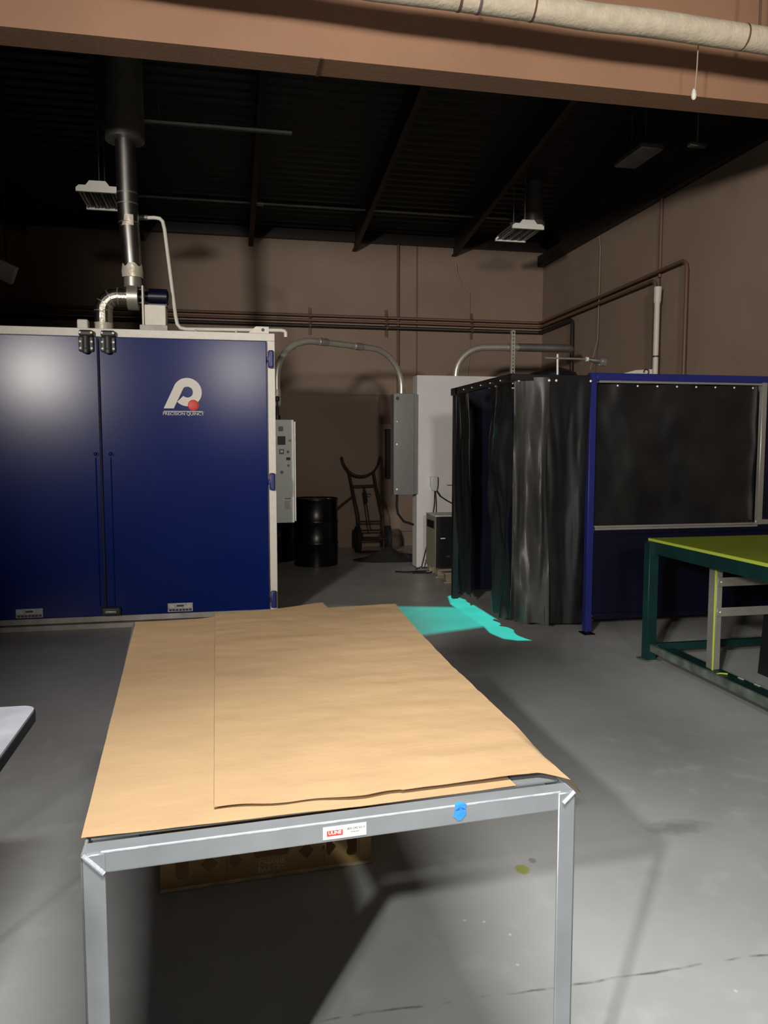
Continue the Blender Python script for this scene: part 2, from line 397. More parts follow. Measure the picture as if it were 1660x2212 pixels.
# thin horizontal joint in the back wall
b = MB(); b.box((-1, BY - .008, 2.33), (2.9, BY, 2.345)); b.build('wall_joint', M['brown_pipe'], bpy.data.objects['wall_back'], smooth=False)
b = MB(); b.box((2.895, BY - .006, 0), (2.915, BY, 4.6)); b.build('wall_joint', M['brown_pipe'], bpy.data.objects['wall_back'], smooth=False)
b = MB(); b.box((2.62, BY - .006, .22), (3.2, BY, .232)); b.build('wall_joint', M['brown_pipe'], bpy.data.objects['wall_back'], smooth=False)
b = MB(); b.box((2.30, BY - .006, 1.9), (2.52, BY, 2.32)); b.build('wall_patch', M['brown_pipe'], bpy.data.objects['wall_back'], smooth=False)
b = MB(); b.box((WX - .006, 8.26, 0), (WX, 8.29, 4.4)); b.build('wall_joint', M['brown_pipe'], wr, smooth=False)

# roof purlins (C channels running front to back, sloping with the roof)
names = {-2.67: 'dark roof purlin ending above the left end of the blue oven', -1.13: 'dark roof purlin behind the tall silver stack',
         .395: 'dark roof purlin ending high on the back wall above the conduit arch', 1.93: 'dark roof purlin between the arch and the white cabinet, leaning right',
         3.48: 'dark roof purlin ending beside the unlit fixture on the right'}
for x, lab in names.items():
    b = MB(); y0, y1 = HY1, BY - .02
    def sl(x0, x1, dz0, dz1):
        b.prism([(x0, y0, RZ(y0) - dz0), (x0, y1, RZ(y1) - dz0), (x0, y1, RZ(y1) - dz1), (x0, y0, RZ(y0) - dz1)], (x1 - x0, 0, 0))
    sl(x - .035, x + .035, .0, .012); sl(x - .005, x + .005, .012, .30); sl(x - .035, x + .035, .30, .312)
    tag(b.build('roof_purlin', M['steel_dark'], smooth=False), lab, 'purlin', 'roof purlins of the back bay')

# ================================================================== PIPES ON THE WALLS
def pipe_obj(name, pts, r, m, label, cat='pipe', group=None, n=10):
    b = MB(); b.tube(pts, r, n); return tag(b.build(name, m), label, cat, group)
g = 'pipe runs on the walls'
y = BY - .075; x2 = WX - .075
pipe_obj('wall_pipe', [(-5, y, 3.50), (x2 - .04, y, 3.50), (x2, y - .04, 3.50), (x2, 7.72, 3.56), (x2, 7.66, 3.53), (x2, 7.64, 3.46), (x2, 7.64, 2.1)], .021, M['brown_pipe'], 'topmost of the three brown wall pipes, turning down last on the right wall', group=g)
pipe_obj('wall_pipe', [(-5, y, 3.43), (x2 - .04, y, 3.43), (x2, y - .04, 3.43), (x2, 8.32, 3.47), (x2, 8.28, 3.45), (x2, 8.26, 3.40), (x2, 8.26, 2.1)], .021, M['brown_pipe'], 'middle of the three brown wall pipes, ending behind the white PVC standpipe', group=g)
pipe_obj('wall_pipe', [(-5, y, 3.35), (x2 - .04, y, 3.35), (x2, y - .04, 3.35), (x2, 10.5, 3.37), (x2, 10.46, 3.35), (x2, 10.44, 3.30), (x2, 10.44, 2.0)], .026, M['black_pipe'], 'lowest, nearly black wall pipe, turning down close to the room corner', group=g)
for x, lab in ((1.25, 'small pipe bracket above the left of the conduit arch'), (2.42, 'small pipe bracket nearest the vertical wall conduit'), (3.77, 'small pipe bracket above the second conduit')):
    b = MB(); b.box((x - .02, BY - .03, 3.22), (x + .02, BY, 3.62)); b.box((x - .014, BY - .045, 3.24), (x + .014, BY - .03, 3.60))
    for z in (3.50, 3.43, 3.35): b.cyl((x - .012, y, z), (x + .012, y, z), .032, n=12)
    tag(b.build('pipe_bracket', M['brown_pipe'], smooth=False), lab, 'bracket', 'strut brackets holding the wall pipes')
pipe_obj('wall_conduit', [(2.60, BY - .04, 2.0), (2.60, BY - .04, 4.6)], .020, M['brown_pipe'], 'thin vertical brown conduit on the back wall behind the conduit arch', 'conduit')
pipe_obj('wall_conduit', [(WX - .03, 8.25, 3.5), (WX - .03, 8.25, 4.38)], .02, M['brown_pipe'], 'vertical brown conduit above the white PVC standpipe on the right wall', 'conduit')
pipe_obj('hanging_cord', [(3.49, BY - .10, 4.35), (3.50, BY - .10, 4.22), (3.60, BY - .08, 4.05), (3.73, BY - .05, 3.95), (3.75, BY - .04, 3.0), (3.70, BY - .04, 2.55)], .004, M['string'], 'thin pale cord dangling down the back wall above the white cabinet', 'cord', n=6)
pipe_obj('thin_line', [(WX - .04, 9.75, 4.35), (WX - .04, 9.7, 4.2), (WX - .05, 9.7, 3.0), (WX - .3, 9.4, 2.55)], .004, M['string'], 'thin pale line hanging on the right wall above the clear ball', 'cord', n=6)
# ceiling conduit in the back bay
b = MB(); b.tube([(-1.8, 10.72, 4.80), (.45, 10.72, 4.80), (4.05, 10.72, 4.80)], .022, 8); t = thing('ceiling_conduit', 'thin grey conduit crossing the dark ceiling towards the right-hand fixture', 'conduit', (1, 10.72, 4.8))
b.build('tube', M['galv_dull'], t)
b = MB(); b.box((4.03, 10.66, 4.74), (4.17, 10.78, 4.86), bevel=.006); b.build('junction_box', M['galv_dull'], t)
b = MB(); b.cyl((.42, 10.72, 4.80), (.54, 10.72, 4.80), .038, n=12); b.build('coupling', M['galv'], t)
for x in (.5, 3.6):
    b = MB(); b.cyl((x, 10.72, 4.8), (x, 10.72, RZ(10.72) + .01), .006, n=6); b.build('hanger_rod', M['galv_dull'], t)
b = MB(); b.tube([(-.75, 8.1, 4.72), (.7, 8.1, 4.72)], .03, 8)
for x in (-.6, .6): b.cyl((x, 8.1, 4.72), (x, 8.1, RZ(8.1) + .01), .006, n=6)
tag(b.build('ceiling_tube', M['galv_dull']), 'short dim tube under the dark ceiling just right of the stack', 'pipe')
# wall electrical box behind the enclosure
b = MB(); b.box((2.40, BY - .09, 1.06), (2.55, BY, 1.82), bevel=.006); tag(b.build('wall_box', M['steel_dark']), 'narrow dark box on the back wall left of the grey enclosure', 'electrical box')

# ================================================================== INSULATED PIPE, PULL CORD (near the header)
t = thing('insulated_pipe', 'thick cream insulated pipe running across the top in front of the brown header', 'pipe', (1.5, 4.55, 4.2))
def pp(x): return (x, 4.62, 4.225 - .018 * (x - .6))
cuts = [-2.2, 1.40, 1.52, 1.86, 3.30, 4.9]
for i in range(len(cuts) - 1):
    n = 14; pts = []
    for k in range(n + 1):
        x = cuts[i] + .006 + (cuts[i + 1] - cuts[i] - .012) * k / n
        p = pp(x); pts.append((p[0], p[1] + .003 * math.sin(x * 9), p[2] + .004 * math.sin(x * 5)))
    b = MB(); b.tube(pts, .078, 24); b.build('jacket_section', M['insul'], t)
for x in cuts[1:-1]:
    b = MB(); b.cyl(pp(x - .008), pp(x + .008), .079, n=24); b.build('seam_band', M['brown_pipe'] if x != 1.52 else mat('violet_grey_band', (.16, .12, .16), .6), t)
for x in (-.6, 1.62, 3.42):
    p = pp(x); b = MB(); b.cyl((p[0], p[1], p[2] + .07), (p[0], p[1] , 4.95), .008, n=8); b.build('hanger_rod', M['brown_pipe'], t)
b = MB(); b.tube([(3.05, 4.72, 4.16), (3.045, 4.72, 4.0), (3.03, 4.71, 3.87)], .004, 6); t2 = thing('pull_cord', 'thin pull cord with a white end hanging below the insulated pipe', 'cord', (3.03, 4.71, 3.8))
b.build('cord', M['string'], t2)
b = MB(); b.lathe((3.02, 4.705, 3.80), [(.006, 0), (.015, .01), (.017, .03), (.012, .06), (.004, .07)], 12); b.build('pull', M['white'], t2)

# ================================================================== UNLIT LIGHT FIXTURES
def fixture(loc, label):
    t = thing('light_fixture', label, 'light', loc, 0, 'unlit fluorescent fixtures in the back bay')
    W, L = .40, .62
    b = MB(); b.prism([(-W/2, 0, 0), (W/2, 0, 0), (W/2, 0, .035), (W/2 - .03, 0, .06), (.11, 0, .06), (.075, 0, .105), (-.075, 0, .105), (-.11, 0, .06), (-W/2 + .03, 0, .06), (-W/2, 0, .035)], (0, .03, 0)); b.build('end_cap', M['white'], t, smooth=False, local=True)
    b = MB(); b.prism([(-W/2, L, 0), (W/2, L, 0), (W/2, L, .035), (W/2 - .03, L, .06), (-W/2 + .03, L, .06), (-W/2, L, .035)], (0, -.03, 0)); b.build('end_cap', M['white'], t, smooth=False, local=True)
    b = MB(); b.box((-.075, .03, .06), (.075, L - .03, .10)); b.box((-W/2 + .01, .03, .05), (W/2 - .01, L - .03, .06)); b.build('housing', M['lamp_dark'], t, smooth=False, local=True)
    for k in range(4):
        x = -.15 + .10 * k
        b = MB(); b.prism([(x - .04, .03, .012), (x - .012, .03, .048), (x + .012, .03, .048), (x + .04, .03, .012), (x + .036, .03, .010), (x + .010, .03, .044), (x - .010, .03, .044), (x - .036, .03, .010)], (0, L - .06, 0)); b.build('reflector', M['lamp_dark'], t, smooth=False, local=True)
        b = MB(); b.cyl((x, .03, .022), (x, L - .03, .022), .008, n=10); b.build('tube', M['white'] if k in (0, 3) else M['lamp_dark'], t, local=True)
    for y in (.12, L - .12):
        b = MB(); b.cyl((0, y, .10), (0, y, RZ(loc[1] + y) - loc[2] + .01), .004, n=6); b.build('hanger_wire', M['galv_dull'], t, local=True)
    return t
fixture((3.60, 8.95, 4.16), 'unlit white fluorescent fixture high at the right below a round duct')
fixture((-1.18, 8.05, 4.00), 'unlit white fluorescent fixture behind the silver stack')
t = thing('roof_duct', 'short dim round duct hanging from the roof above the right-hand fixture', 'duct', (4.05, 9.9, 4.4))
b = MB(); b.cyl((4.05, 9.9, 4.52), (4.05, 9.9, RZ(9.9) + .02), .13, n=24); b.build('duct_body', M['galv_dull'], t)
b = MB(); b.cyl((4.05, 9.9, 4.47), (4.05, 9.9, 4.52), .15, n=24); b.build('duct_rim', M['galv'], t)
b = MB(); b.box((4.35, 7.7, 4.70), (4.62, 8.3, 4.76), bevel=.01)
for y in (7.85, 8.15): b.cyl((4.48, y, 4.75), (4.48, y, RZ(y) + .01), .005, n=6)
tag(b.build('ceiling_fitting', M['galv_dull']), 'dim flat metal fitting hanging near the right wall top', 'fitting')
b = MB(); b.box((4.70, 7.35, 4.62), (4.90, 7.42, 4.66), bevel=.01); b.cyl((4.8, 7.385, 4.65), (4.8, 7.385, RZ(7.38) + .01), .005, n=6)
tag(b.build('ceiling_bracket', M['galv']), 'small pale bar near the top of the right wall', 'bracket')
# dim floodlight far left
t = thing('wall_floodlight', 'dim square floodlight at far left above the oven', 'light', (-2.15, 8.3, 3.3))
Mx = Matrix.Translation((-2.10, 8.3, 3.26)) @ Matrix.Rotation(R(25), 4, 'Y') @ Matrix.Rotation(R(15), 4, 'X')
b = MB(); b.box((-.09, -.03, -.09), (.09, .05, .09), Mx, .008); b.build('housing', M['grey_plain'], t)
b = MB(); b.cyl((-2.10, 8.35, 3.33), (-2.10, 8.35, RZ(8.35) + .01), .012, n=8); b.build('stem', M['black'], t)

# ================================================================== OVEN
OY = 6.83; OX0, OX1 = -2.49, .425; OZ = 2.53; SX = -1.03
ov = thing('industrial_oven', 'huge glossy blue double-door industrial oven with cream frame and round-letter logo', 'oven', (-1.03, OY, 0))
b = MB(); b.box((OX0, OY + .05, .10), (OX1, OY + 2.3, OZ - .01)); b.build('body', M['cream'], ov, smooth=False)
b = MB(); b.box((OX0, OY, OZ - .068), (OX1, OY + .10, OZ), bevel=.004); b.box((OX0 - .0, OY + .1, OZ - .012), (OX1, OY + 2.3, OZ + .004)); b.build('top_rail', M['cream'], ov)
b = MB(); b.box((OX1 - .068, OY, .02), (OX1, OY + .10, OZ - .068), bevel=.004); b.build('side_rail', M['cream'], ov)
b = MB(); b.box((OX0, OY, .02), (OX0 + .068, OY + .10, OZ - .068), bevel=.004); b.build('side_rail', M['cream'], ov)
b = MB(); b.box((OX0 + .068, OY + .0, .055), (OX1 - .068, OY + .10, .11), bevel=.004); b.build('sill', M['cream_dirty'], ov)
b = MB(); b.box((OX0 + .068, OY - .02, 0), (OX1, OY + .08, .045), bevel=.004); b.build('bottom_rail', M['cream_dirty'], ov)
def door(x0, x1, hx, side):
    b = MB(); b.box((x0, OY - .035, .112), (x1, OY + .03, OZ - .072), bevel=.006, bseg=2); d = b.build('door', M['blue'], ov)
    return d
dl = door(OX0 + .075, SX - .006, 0, -1); dr = door(SX + .006, OX1 - .075, 0, 1)
b = MB(); b.box((SX - .010, OY - .037, .12), (SX + .004, OY - .030, OZ - .09)); b.build('seal_strip', M['rubber'], dl, smooth=False)
for z in (.20, 1.245, 2.305):
    b = MB(); b.box((OX1 - .075, OY - .058, z - .018), (OX1 - .02, OY - .03, z + .018), bevel=.004)
    b.box((OX1 - .062, OY - .064, z - .075), (OX1 - .014, OY - .001, z + .075), bevel=.012, bseg=2); b.build('hinge', M['blue2'], dr)
# top latches: cast plates with bright bolts, one per door
def latch(x, d):
    b = MB()
    b.box((x - .058, OY - .062, 2.455), (x + .058, OY + .0, 2.508), bevel=.018, bseg=3)
    b.box((x - .060, OY - .055, 2.33), (x + .060, OY - .034, 2.456), bevel=.012, bseg=2)
    b.cyl((x, OY - .055, 2.32), (x, OY - .055, 2.455), .030, n=16)
    b.box((x - .02, OY - .09, 2.312), (x + .02, OY - .04, 2.36), bevel=.012, bseg=2)
    l = b.build('top_latch', M['hinge'], d)
    for dx in (-.044, .044):
        for z, yy in ((2.485, -.064), (2.412, -.057), (2.358, -.057)):
            b = MB(); b.ball((x + dx, OY + yy, z), .0115, (1, .5, 1), 10); b.build('bolt', M['bolt'], l)
latch(-1.120, dl); latch(-.948, dr)
for x, d in ((-1.075, dl), (-.955, dr)):
    b = MB(); b.cyl((x, OY - .034, 1.49), (x, OY - .044, 1.49), .024, n=16); b.ball((x, OY - .046, 1.49), .016, (1, .6, 1), 12); b.build('door_knob', M['blue'], d)
    b = MB(); b.tube([(x, OY - .037, 1.46), (x, OY - .037, .2)], .0045, 8); b.build('latch_rod', M['blue'], d)
b = MB(); b.box((-1.065, OY - .07, .115), (-.905, OY - .03, .19), bevel=.02, bseg=3); lc = b.build('bottom_latch', M['hinge'], dr)
b = MB(); b.box((-1.035, OY - .085, .14), (-.935, OY - .065, .165), bevel=.008, bseg=2); b.build('latch_bar', M['galv_dull'], lc)
for x, d in ((-1.64, dl), (-.418, dr)):
    b = MB(); b.box((x - .105, OY - .0375, .125), (x + .105, OY - .035, .20)); lb = b.build('rating_label', M['label_grey'], d, smooth=False)
    b = MB()
    for k in range(7): b.box((x - .095 + k * .028, OY - .0385, .13), (x - .072 + k * .028, OY - .0375, .150))
    b.box((x - .03, OY - .0385, .168), (x + .03, OY - .0375, .185)); b.build('label_print', M['hinge'], lb, smooth=False)
# lifting eye
b = MB(); b.prism([(.20, OY + .02, OZ), (.265, OY + .02, OZ + .058), (.375, OY + .02, OZ + .058), (.375, OY + .02, OZ)], (0, .03, 0)); le = b.build('lifting_eye', M['cream'], ov, smooth=False)
b = MB(); b.cyl((.325, OY + .017, OZ + .03), (.325, OY + .022, OZ + .03), .014, n=14); b.build('eye_hole', M['black'], le)
# logo, measured off the door: centre ring + slanted stem + red ball + rule + words
LY = OY - .0365
def ring(cx, cz, r0, r1, a0, a1, n=40):
    pts = [(cx + r1 * math.cos(R(a0 + (a1 - a0) * i / n)), LY, cz + r1 * math.sin(R(a0 + (a1 - a0) * i / n))) for i in range(n + 1)]
    pts += [(cx + r0 * math.cos(R(a1 + (a0 - a1) * i / n)), LY, cz + r0 * math.sin(R(a1 + (a0 - a1) * i / n))) for i in range(n + 1)]
    return pts
lx = lambda u: -.517 + (u - 185) / 1295 * .323          # logo crop pixels to metres
lz = lambda v: 2.072 - (v - 255) / 1260 * .315 + .058
cx, cz = lx(975), lz(725); k = .323 / 1295
b = MB()
b.prism(ring(cx, cz, 185 * k, 478 * k, -136, 165), (0, .001, 0))
b.prism([(lx(185), LY - .0004, lz(1280)), (lx(515), LY - .0004, lz(1280)), (lx(800), LY - .0004, lz(690)), (lx(850), LY - .0004, lz(590)), (lx(760), LY - .0004, lz(430)), (lx(640), LY - .0004, lz(440)), (lx(545), LY - .0004, lz(525))], (0, .0014, 0))
lg = b.build('logo_letter', M['logo'], dr, smooth=False)
b = MB(); b.box((lx(185), LY, lz(1388)), (lx(1478), LY + .001, lz(1366))); b.build('logo_rule', M['logo'], lg, smooth=False)
b = MB(); b.prism([(lx(645), LY - .0005, lz(1010)), (lx(670), LY - .0005, lz(1010)), (lx(805), LY - .0005, lz(720)), (lx(790), LY - .0005, lz(720))], (0, .001, 0)); b.build('logo_line', M['ink'], lg, smooth=False)
b = MB(); b.cyl((lx(1165), LY - .002, lz(1165)), (lx(1165), LY, lz(1165)), 185 * k, n=32); b.ball((lx(1165), LY - .001, lz(1165)), 180 * k, (1, .12, 1), 24); b.build('logo_ball', M['red'], lg)
text('PRECISION QUINCY', 'logo_words', M['logo'], .0385, lg, Matrix.Translation((lx(832), LY, lz(1460))) @ XZ @ Matrix.Diagonal((.98, 1, 1, 1)), bold=.0)

# things standing on the oven
TZ = OZ + .006; DY = 7.25
t = thing('extraction_fan', 'silver elbow duct and blower with blue motor on top of the oven', 'fan', (-.9, DY, TZ))
pts = [(-1.045, DY, TZ), (-1.045, DY, 2.74)] + arc((-.915, DY, 2.74), .13, 180, 90, (1, 0, 0), (0, 0, 1), 6)[1:] + [(-.80, DY, 2.87)]
b = MB(); b.tube(pts, .078, 20); el = b.build('elbow_duct', M['duct'], t, angle=10)
for i in (1, 3, 5, 7):
    p = Vector(pts[i]); q = Vector(pts[i + 1]) if i + 1 < len(pts) else p
    d = (q - Vector(pts[i - 1])).normalized() * .008
    b = MB(); b.cyl(p - d * .5, p + d * .5, .080, n=20); b.build('duct_seam', M['galv'], el)
b = MB(); b.tube([(-1.048, DY - .004, TZ + .0), (-1.046, DY - .004, TZ + .06), (-1.045, DY - .004, TZ + .10)], [.086, .082, .080], 20); b.build('foil_wrap', M['tape'], el)
b = MB(); b.cyl((-.835, DY, 2.87), (-.745, DY, 2.87), .115, n=32); b.build('blower_housing', M['galv'], t)
b = MB(); b.cyl((-.79, DY, 2.95), (-.79, DY, 3.04), .075, n=24); b.build('outlet_collar', M['galv'], t)
b = MB()
for z in (2.81, 2.925): b.box((-.745, DY - .05, z), (-.70, DY + .05, z + .012))
b.cyl((-.745, DY, 2.87), (-.70, DY, 2.87), .045, n=16); b.build('shaft_guard', M['black'], t)
b = MB(); b.box((-.705, DY - .14, TZ + .07), (-.688, DY + .14, 2.95), bevel=.004); b.build('mount_plate', M['cream'], t)
b = MB(); b.cyl((-.688, DY, 2.88), (-.655, DY, 2.88), .045, n=20); b.cyl((-.655, DY, 2.88), (-.50, DY, 2.88), .070, n=28); b.ball((-.50, DY, 2.88), .07, (.35, 1, 1), 20)
mo = b.build('motor', M['motor'], t)
b = MB(); b.box((-.66, DY - .05, 2.79), (-.50, DY + .05, 2.812)); b.build('motor_foot', M['motor'], mo, smooth=False)
b = MB(); b.box((-.685, DY - .13, TZ + .07), (-.505, DY + .13, 2.79), bevel=.006); b.build('motor_box', M['cream'], t)
b = MB(); b.box((-.725, DY - .16, TZ), (-.49, DY + .16, TZ + .075), bevel=.004); b.build('base_channel', M['cream_dirty'], t)
t = thing('exhaust_stack', 'tall silver exhaust stack rising from the blower into the dark roof', 'duct', (-.79, DY, 3.04))
pts = [(-.79, DY, 3.035), (-.79, DY, 3.10), (-.80, DY, 3.35), (-.815, DY, 3.62), (-.82, DY, 4.22)]
b = MB(); b.tube(pts, [.075, .080, .085, .088, .090], 28); sk = b.build('stack_pipe', M['stack'], t)
for z, x in ((3.50, -.808), (3.66, -.816), (3.75, -.817)):
    b = MB(); b.cyl((x, DY, z), (x, DY, z + .01), .0905, n=28); b.build('stack_seam', M['galv_dull'], sk)
b = MB(); b.grid(lambda u, v: (-.80 + .091 * math.sin(R(-70 + 95 * u)), DY - .091 * math.cos(R(-70 + 95 * u)), 3.47 + .09 * v), 8, 2, .002); b.build('foil_patch', M['tape'], sk)
b = MB(); b.grid(lambda u, v: (-.79 + (.089 + .004 * math.sin(u * 23 + v * 5)) * math.sin(2 * math.pi * u), DY - (.089 + .004 * math.sin(u * 19)) * math.cos(2 * math.pi * u), 3.035 + .015 * math.sin(u * 40) * v + .105 * v), 40, 4, .002); b.build('foil_collar', M['tape'], t)
b = MB(); b.cyl((-.822, DY, 4.20), (-.83, DY, RZ(DY) - .03), .165, n=32); b.build('roof_sleeve', M['galv_dull'], t)
b = MB(); b.box((-1.235, DY - .20, TZ), (-1.145, DY - .12, TZ + .10), bevel=.012, bseg=2); tag(b.build('junction_box', M['cream']), 'small cream box on the oven top left of the elbow duct', 'box')
pts = [(-.72, DY + .15, 3.60), (-.60, DY + .12, 3.60), (-.555, DY + .12, 3.595), (-.53, DY + .12, 3.57), (-.515, DY + .12, 3.50), (-.43, DY + .02, 2.72), (-.415, DY, 2.645), (-.39, DY, 2.615), (-.34, DY, 2.605), (.50, DY - .10, 2.605), (.535, DY - .10, 2.60), (.545, DY - .10, 2.585), (.545, DY - .10, 2.545)]
t = thing('drain_pipe', 'thin white pipe dropping beside the blower and running along the oven top', 'pipe', (0, DY, TZ))
b = MB(); b.tube(pts, .017, 10); b.build('pipe', M['cream'], t)
b = MB(); b.cyl((-.74, DY + .15, 3.60), (-.66, DY + .13, 3.60), .024, n=12); b.build('union', M['galv_dull'], t)
for x in (-.25, .1, .34):
    b = MB(); b.box((x - .01, DY - .10, TZ), (x + .01, DY - .04, 2.592)); b.build('support_clip', M['cream_dirty'], t, smooth=False)

# ---- control panel on the oven's right side
PY = 7.28
t = thing('control_panel', 'grey oven control panel with buttons beside the oven edge', 'control panel', (.52, PY, .83))
b = MB(); b.box((.4235, PY, .84), (.618, PY + .30, 1.80), bevel=.006); b.build('enclosure', M['grey_plain'], t)
b = MB(); b.box((.440, PY - .022, .835), (.618, PY - .002, 1.802), bevel=.004); pd = b.build('panel_door', M['grey_plain'], t)
b = MB(); b.box((.626, PY - .012, .85), (.634, PY + .004, 1.785)); b.box((.618, PY + .01, .85), (.634, PY + .02, 1.785)); b.build('door_flange', M['cream'], t, smooth=False)
cxp = lambda u: .462 + (u - 75) / 335 * .156 + .002
czp = lambda v: 1.802 - (v - 60) / 2035 * .967
def pbox(u0, v0, u1, v1, name, m, d=.006, par=pd):
    b = MB(); b.box((cxp(u0), PY - .022 - d, czp(v1)), (cxp(u1), PY - .021, czp(v0)), bevel=.0015 if d > .003 else 0); return b.build(name, m, par)
def pbtn(u, v, r, name, m, d=.012):
    b = MB(); b.cyl((cxp(u), PY - .022, czp(v)), (cxp(u), PY - .022 - d, czp(v)), r, n=18); return b.build(name, m, pd)
pbox(100, 195, 192, 285, 'meter', M['black']); pbox(80, 385, 235, 552, 'display', M['ink'], .008); sw = pbox(110, 640, 205, 735, 'rocker_switch', M['black'])
pbox(128, 658, 190, 708, 'rocker', M['galv_dull'], .010); pbox(250, 800, 332, 855, 'selector_plate', M['ink']); pbox(282, 285, 328, 318, 'small_plate', M['galv_dull'], .002)
pbtn(327, 468, .012, 'red_button', M['redlens']); pbtn(284, 690, .012, 'black_button', M['black']); pbtn(292, 960, .012, 'red_button', M['redlens'])
b = pbtn(158, 1092, .015, 'lock', M['black'], .008); pbtn(158, 1092, .008, 'lock_core', M['beige'], .010)
for (u0, v0, u1, v1) in ((100, 135, 192, 178), (100, 320, 195, 368), (285, 385, 370, 425), (105, 585, 200, 622), (245, 600, 330, 645), (250, 755, 330, 785), (250, 885, 335, 915), (108, 1010, 195, 1035)):
    pbox(u0, v0, u1, v1, 'tag_label', M['label'], .001)
nt_ = pbox(182, 1585, 370, 1865, 'notice', M['label'], .001)
b = MB(); b.box((cxp(210), PY - .0236, czp(1622)), (cxp(325), PY - .0228, czp(1606)))
for k in range(9): b.box((cxp(205), PY - .0235, czp(1672 + k * 20)), (cxp(340 - (k * 37) % 40), PY - .0228, czp(1666 + k * 20)))
b.build('notice_lines', M['red'] if False else M['hinge'], nt_, smooth=False)
pbox(95, 1530, 112, 1900, 'side_label', M['label'], .001)
b = MB(); b.cyl((.475, PY + .10, 1.80), (.475, PY + .10, 1.845), .03, n=14); b.lathe((.475, PY + .10, 1.845), [(.016, 0), (.016, .06), (.010, .09), (.010, .13), (.022, .14), (.022, .17), (.01, .18)], 14); b.build('conduit_gland', M['black'], t)

# ================================================================== CONDUIT ARCH, ENCLOSURE, CABINET
def lerp_y(x): return 8.35 + (x - .55) / (2.13 - .55) * 1.08
CH = 2.715
raw = [(.585 - .05, 1.98), (.535, 2.28)] + [(.535 + .43 - .43 * math.cos(R(a)), CH - .43 + .43 * math.sin(R(a))) for a in range(10, 91, 10)] + [(1.15, CH + .004), (1.55, CH + .008)] + [(1.72 + .43 * math.sin(R(a)), CH - .43 + .43 * math.cos(R(a)) + .008) for a in range(0, 91, 10)] + [(2.15, 2.225)]
raw = [(x, lerp_y(x), z) for x, z in raw]
t = thing('conduit_arch', 'silver conduit arching from beside the oven over to the grey enclosure', 'conduit', (1.3, 8.9, 2.2))
b = MB(); b.tube(raw, .036, 16); b.build('conduit', M['conduit'], t)
for x in (1.08, 1.53):
    b = MB(); b.cyl((x - .05, lerp_y(x - .05), CH + .005), (x + .05, lerp_y(x + .05), CH + .007), .043, n=18); b.build('coupling', M['galv'], t)
for (z0, z1) in ((1.99, 2.07), (2.085, 2.16)):
    b = MB(); b.cyl((.535, lerp_y(.535), z0), (.535, lerp_y(.535), z1), .043, n=18); b.build('coupling', M['tape'], t)
b = MB(); b.cyl((2.15, lerp_y(2.15), 2.21), (2.15, lerp_y(2.15), 2.27), .045, n=18); b.build('end_connector', M['galv'], t)
EY = 9.36
t = thing('electrical_enclosure', 'grey steel enclosure with round screws, mounted left of the white cabinet', 'electrical box', (2.15, EY, .95))
b = MB(); b.box((2.035, EY, .957), (2.335, EY + .20, 2.205), bevel=.006); b.build('box', M['grey_box'], t)
b = MB(); b.box((2.028, EY - .018, .952), (2.29, EY - .001, 2.208), bevel=.004); fc = b.build('cover', M['grey_box'], t)
b = MB(); b.cyl((2.075, EY - .018, 2.145), (2.075, EY - .03, 2.145), .021, n=16); b.build('lock', M['hinge'], fc)
for z in (1.58, 1.02, 1.86):
    b = MB(); b.ball((2.073, EY - .02, z), .010 if z > 1.8 else .014, (1, .5, 1), 10); b.build('screw', M['bolt'], fc)
b = MB(); b.tube([(2.10, EY + .1, .957), (2.10, EY + .12, .80), (2.12, EY + .14, .70), (2.20, EY + .16, .60), (2.33, EY + .2, .555)], .016, 10); b.build('flexible_conduit', M['rubber'], t)
CY = 9.43
t = thing('white_cabinet', 'tall white textured cabinet behind the dark curtains', 'cabinet', (2.9, CY, 0))
b = MB(); b.box((2.348, CY, 0.02), (3.75, CY + .22, 2.44)); b.build('cabinet_body', M['white_panel'], t, smooth=False)
b = MB(); b.box((2.346, CY - .004, .585), (3.75, CY + .001, .597)); b.build('panel_seam', M['grey_plain'], t, smooth=False)
b = MB(); b.box((2.352, CY - .002, 0.0), (2.42, CY + .18, .02)); b.build('foot', M['galv_dull'], t, smooth=False)
raw = [(2.87, 9.5, 2.44)] + [(2.87 + .40 - .40 * math.cos(R(a)), 9.5, 2.44 + .02 + .355 * math.sin(R(a))) for a in range(0, 91, 10)] + [(3.7, 9.5, 2.825), (4.30, 9.5, 2.835)]
t = thing('cabinet_conduit', 'silver conduit rising from the white cabinet and bending to the right', 'conduit', (3.4, 9.5, 2.45))
b = MB(); b.tube(raw, .043, 16); b.build('conduit', M['conduit'], t)
b = MB(); b.tube([(3.70, 9.5, 2.825), (4.35, 9.5, 2.83), (4.44, 9.5, 2.825), (4.47, 9.5, 2.815)], [.052, .054, .045, .02], 16); b.build('sleeve', M['galv_dull'], t)
b = MB(); b.cyl((3.56, 9.5, 2.82), (3.62, 9.5, 2.82), .05, n=16); b.build('coupling', M['galv'], t)
